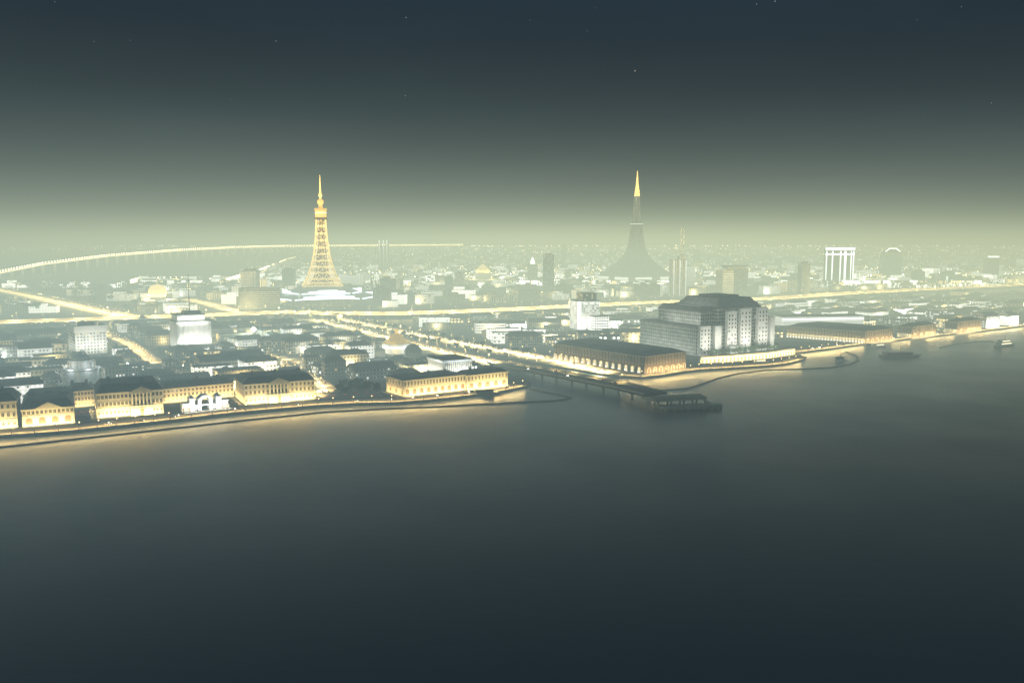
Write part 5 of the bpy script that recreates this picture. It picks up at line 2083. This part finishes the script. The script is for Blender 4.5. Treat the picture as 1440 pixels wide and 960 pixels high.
# the far city, down to the horizon, too dense to count
s = MB()
for k_ in range(9000):
    px = R.uniform(-40, 1480)
    py = 348.5 + 72 * R.random() ** 2.0
    if px < 420 and py < 362:
        if py > 356 or R.random() < .3:
            continue
    g = Gt(px, py)
    if g is None or inpoly((g.x, g.y), [(q.x, q.y) for q in lk]):
        continue
    if px < 200 and py > 352 and (py < 404 or R.random() < .8):
        continue
    sc_ = 1 + max(0, g.y - 2500) / 5000
    w, d, h = R.uniform(10, 34) * sc_, R.uniform(10, 24) * sc_, R.choice((7, 9, 12, 14, 18, 24)) * sc_ * .8
    if R.random() < .012 and px > 420 and g.y < 4600:
        h *= 2.4
    if any(abs(g.x - q[0]) < (w + q[2]) * .5 and abs(g.y - q[1]) < (d + q[3]) * .5 for q in MIDS):
        continue
    if g.y < 3200 and not free(g.x, g.y, w, d, 0):
        continue
    if g.y < 2900:
        ix_, iy_ = toimg((g.x, g.y, g.z + h))
        hw_ = w * F / g.y / 2 + 1
        if any(abs(q[0] - ix_) < hw_ and q[1] > iy_ and g.y < q[2] - 3 for q in FARP):
            continue
    a = R.uniform(-.3, .3)
    ca, sa = math.cos(a), math.sin(a)
    q = [(g.x + ca * x - sa * y, g.y + sa * x + ca * y) for x, y in ((-w / 2, -d / 2), (w / 2, -d / 2), (w / 2, d / 2), (-w / 2, d / 2))]
    h = min(h, 16) if g.y > 5200 else h
    s.hexa([(x, y, g.z - 1) for x, y in q], [(x, y, g.z + h) for x, y in q], 0, 1, bottom=False)
o = s.build('far_city', [M['wall_far'], M['roof']])
o['kind'] = 'stuff'
o['label'] = 'glittering far city stretching in the haze to the horizon'
# its street lights
s = MB()
for k_ in range(5200):
    px = R.uniform(-40, 1480)
    py = 347 + 50 * R.random() ** 1.4
    g = Gt(px, py)
    if g is None or inpoly((g.x, g.y), [(q.x, q.y) for q in lk]):
        continue
    if px < 420 and py > 361 and R.random() < .93:
        continue
    r_ = .9 * (1 + max(0, g.y - 2500) / 2600) * R.uniform(.6, 1.2)
    s.lathe([(.05, g.z + 9), (r_, g.z + 9 + r_), (.05, g.z + 9 + 2 * r_)], 4, g.x, g.y, m=0 if R.random() < .55 else 1)
o = s.build('far_street_lights', [M['lamp_far'], glow('far_white_light', (1, 1, .92), 450.)])
o['kind'] = 'stuff'
o['label'] = 'countless tiny street lights scattered through the far city'

# lamps inside the quarters
pr0 = None
for i, (x, y, p_) in enumerate(extra_lights):
    col = R.choice((WARM, WHITE, SODIUM, WARM, SODIUM))
    if pr0 is None:
        o = pr0 = lamp_proto('lane_lamp', 6, .4, 'lamp_white', 'pale lamp in a lane between the city blocks', 'lamps in the lanes of the city quarters')
    else:
        o = copy_lamp(pr0)
    o.location = (x, y, GZ)
    light('lane_light', 'POINT', (x, y, GZ + 5), p_ * R.uniform(.5, 1.5), col, size=.5)
print('COUNTS', n_old, n_right, n_mid, len(extra_lights), len(bpy.data.lights))

# ------------------------------------------------------------------ trees
def crown_mesh(seed, r, h):
    rr_ = random.Random(seed)
    s = MB()
    cl = [(Vector((rr_.gauss(0, r * .42), rr_.gauss(0, r * .42), h * rr_.uniform(.45, .95))), rr_.uniform(.35, .6) * r) for _ in range(13)]
    for c_, cr_ in cl:
        for _ in range(34):
            d_ = Vector((rr_.gauss(0, 1), rr_.gauss(0, 1), rr_.gauss(0, .8))).normalized()
            p_ = c_ + d_ * cr_ * rr_.uniform(.5, 1.05)
            a = Vector((rr_.gauss(0, 1), rr_.gauss(0, 1), rr_.gauss(0, 1))).normalized()
            b = d_.cross(a).normalized()
            z = rr_.uniform(.25, .5)
            s.quad(p_ + a * z, p_ + b * z, p_ - a * z, p_ - b * z)
    o = s.build('crown', M['leaf'])
    d_ = o.data
    bpy.data.objects.remove(o)
    s = MB()
    s.bar((0, 0, 0), (0, 0, h * .5), .28, n=6, r2=.16)
    for i in range(4):
        a = i * 1.7
        s.bar((0, 0, h * (.36 + .03 * i)), (math.cos(a) * r * .5, math.sin(a) * r * .5, h * .75), .12, n=4, r2=.05)
    o = s.build('trunk', M['bark'])
    t_ = o.data
    bpy.data.objects.remove(o)
    return d_, t_


TREES = [crown_mesh(i, 3.2 + .3 * i, 8 + .8 * i) for i in range(3)]


def tree(x, y, z, sc_, label, group):
    t = thing('tree', label, 'tree', (x, y, z), R.uniform(0, 6.28), group)
    t.scale = (sc_, sc_, sc_ * R.uniform(.9, 1.15))
    cr_, tr_ = R.choice(TREES)
    child(cr_, 'crown', t)
    child(tr_, 'trunk', t)


for off_ in (-20, 14):
    for q in dense(offset(strip_c, off_)[1:-1], 24):
        tree(q.x + R.uniform(-2, 2), q.y + R.uniform(-2, 2), GZ, R.uniform(.8, 1.15), 'dark leafy tree in the strip between the boulevard carriageways', 'trees along the boulevard strip')
for i in range(26):
    f = (i + .5) / 26
    p_ = ST_O + Vector((math.cos(ST_RZ), math.sin(ST_RZ), 0)) * (ST_W * (.02 + .96 * f)) + Vector((math.sin(ST_RZ), -math.cos(ST_RZ), 0)) * R.uniform(12, 17)
    tree(p_.x, p_.y, GZ, R.uniform(.55, .8), 'small green tree at the foot of the stepped building behind the terrace wall', 'trees at the foot of the stepped building')
for i in range(22):
    p_ = G(R.uniform(478, 532), R.uniform(546, 557))
    tree(p_.x, p_.y, GZ, R.uniform(.6, 1.), 'dark tree on the open square between the two palace groups on the quay', 'trees on the quay square')
for i in range(90):
    p_ = G(R.uniform(0, 200), R.uniform(406, 440))
    if all(seg_dist(p_, a, b) > 30 for a, b in zip(diag, diag[1:])) and free(p_.x, p_.y, 8, 8, 0) and clear(p_.x, p_.y, 9, 9, 0, 16):
        tree(p_.x, p_.y, GZ, R.uniform(1.2, 2.2), 'dark tree in the park between the lake and the avenue', 'trees in the lakeside park')

# ------------------------------------------------------------------ cars
def car_proto(col):
    t = thing('car', 'small car with lit headlights on the city roads', 'car', (0, 0, 0), 0, 'cars on the city roads')
    s = MB()
    s.hexa([(-2.1, -.85, .35), (2.1, -.85, .35), (2.1, .85, .35), (-2.1, .85, .35)], [(-2.1, -.88, .85), (2.0, -.85, .8), (2.0, .85, .8), (-2.1, .88, .85)])
    s.build('body', M[col], t)
    s = MB()
    s.hexa([(-1.8, -.8, .851), (1.0, -.8, .851), (1.0, .8, .851), (-1.8, .8, .851)], [(-1.3, -.66, 1.45), (.3, -.66, 1.45), (.3, .66, 1.45), (-1.3, .66, 1.45)])
    s.build('cabin', M['pane'], t)
    for x in (-1.3, 1.3):
        for y in (-.9, .9):
            s = MB()
            s.bar((x, y - .1, .33), (x, y + .1, .33), .33, n=8)
            s.build('wheel', M['roof2'], t)
    for y in (-.6, .6):
        s = MB()
        s.box(2.01, 2.12, y - .22, y + .22, .5, .75)
        s.build('headlight', M['head'], t)
        s = MB()
        s.box(-2.2, -2.11, y - .22, y + .22, .55, .8)
        s.build('tail_light', M['tail'], t)
    return t


cars = [car_proto('cars'), car_proto('white_paint'), car_proto('roof2')]
first = [True] * 3


def put_car(p_, d_, z):
    i = R.randrange(3)
    o = cars[i] if first[i] else copy_lamp(cars[i])
    first[i] = False
    o.location = (p_.x, p_.y, z)
    o.rotation_euler = (0, 0, math.atan2(d_.y, d_.x))


def traffic(pts, lanes, gap, z=GZ + .05, n_max=60):
    n_ = 0
    for ln in lanes:
        o_ = offset(pts, ln)
        for a, b in zip(o_, o_[1:]):
            L = (b - a).length
            d_ = (b - a).normalized()
            x = R.uniform(0, gap)
            while x < L and n_ < n_max:
                p_ = a + d_ * x
                if -20 < toimg(p_)[0] < 1460:
                    put_car(p_, d_ if ln < 0 else -d_, (a.z + (b.z - a.z) * x / L + .03) if z is None else z)
                    n_ += 1
                x += gap * R.uniform(.5, 1.6)


traffic(boul_l, (-5, -1.8, 2, 5.5), 42)
traffic(boul_r, (-4.5, -1.5, 2, 5), 42)
traffic(offset(lq, 7.5), (-2.5, 2.5), 46)
traffic(bp_[:-1], (-4, 3), 40, None)
traffic(offset(rr2, 7), (-2, 2), 60)
traffic(street, (-2, 2), 30)
for i, (px, py) in enumerate(((112, 581), (118, 580), (125, 579), (131, 578.5), (300, 571), (306, 570.5), (470, 556), (484, 554.5), (500, 553), (516, 551.5), (525, 556), (492, 558.5), (330, 574.5), (462, 552))):
    put_car(G(px, py), Vector((math.cos(a0 + 1.4), math.sin(a0 + 1.4), 0)), GZ + .03)

# ------------------------------------------------------------------ render settings
sc.view_settings.view_transform = 'Standard'
sc.view_settings.look = 'None'
sc.view_settings.exposure = 0.
sc.view_settings.gamma = 1.
cy = sc.cycles
cy.use_denoising = True
cy.use_adaptive_sampling = True
cy.adaptive_threshold = .02
cy.adaptive_min_samples = 16
cy.max_bounces = 3
cy.diffuse_bounces = 1
cy.glossy_bounces = 2
cy.transmission_bounces = 2
cy.transparent_max_bounces = 4
cy.volume_bounces = 0
cy.caustics_reflective = False
cy.caustics_refractive = False
cy.sample_clamp_indirect = 4.
cy.sample_clamp_direct = 0.
cy.use_light_tree = True
cy.blur_glossy = 1.
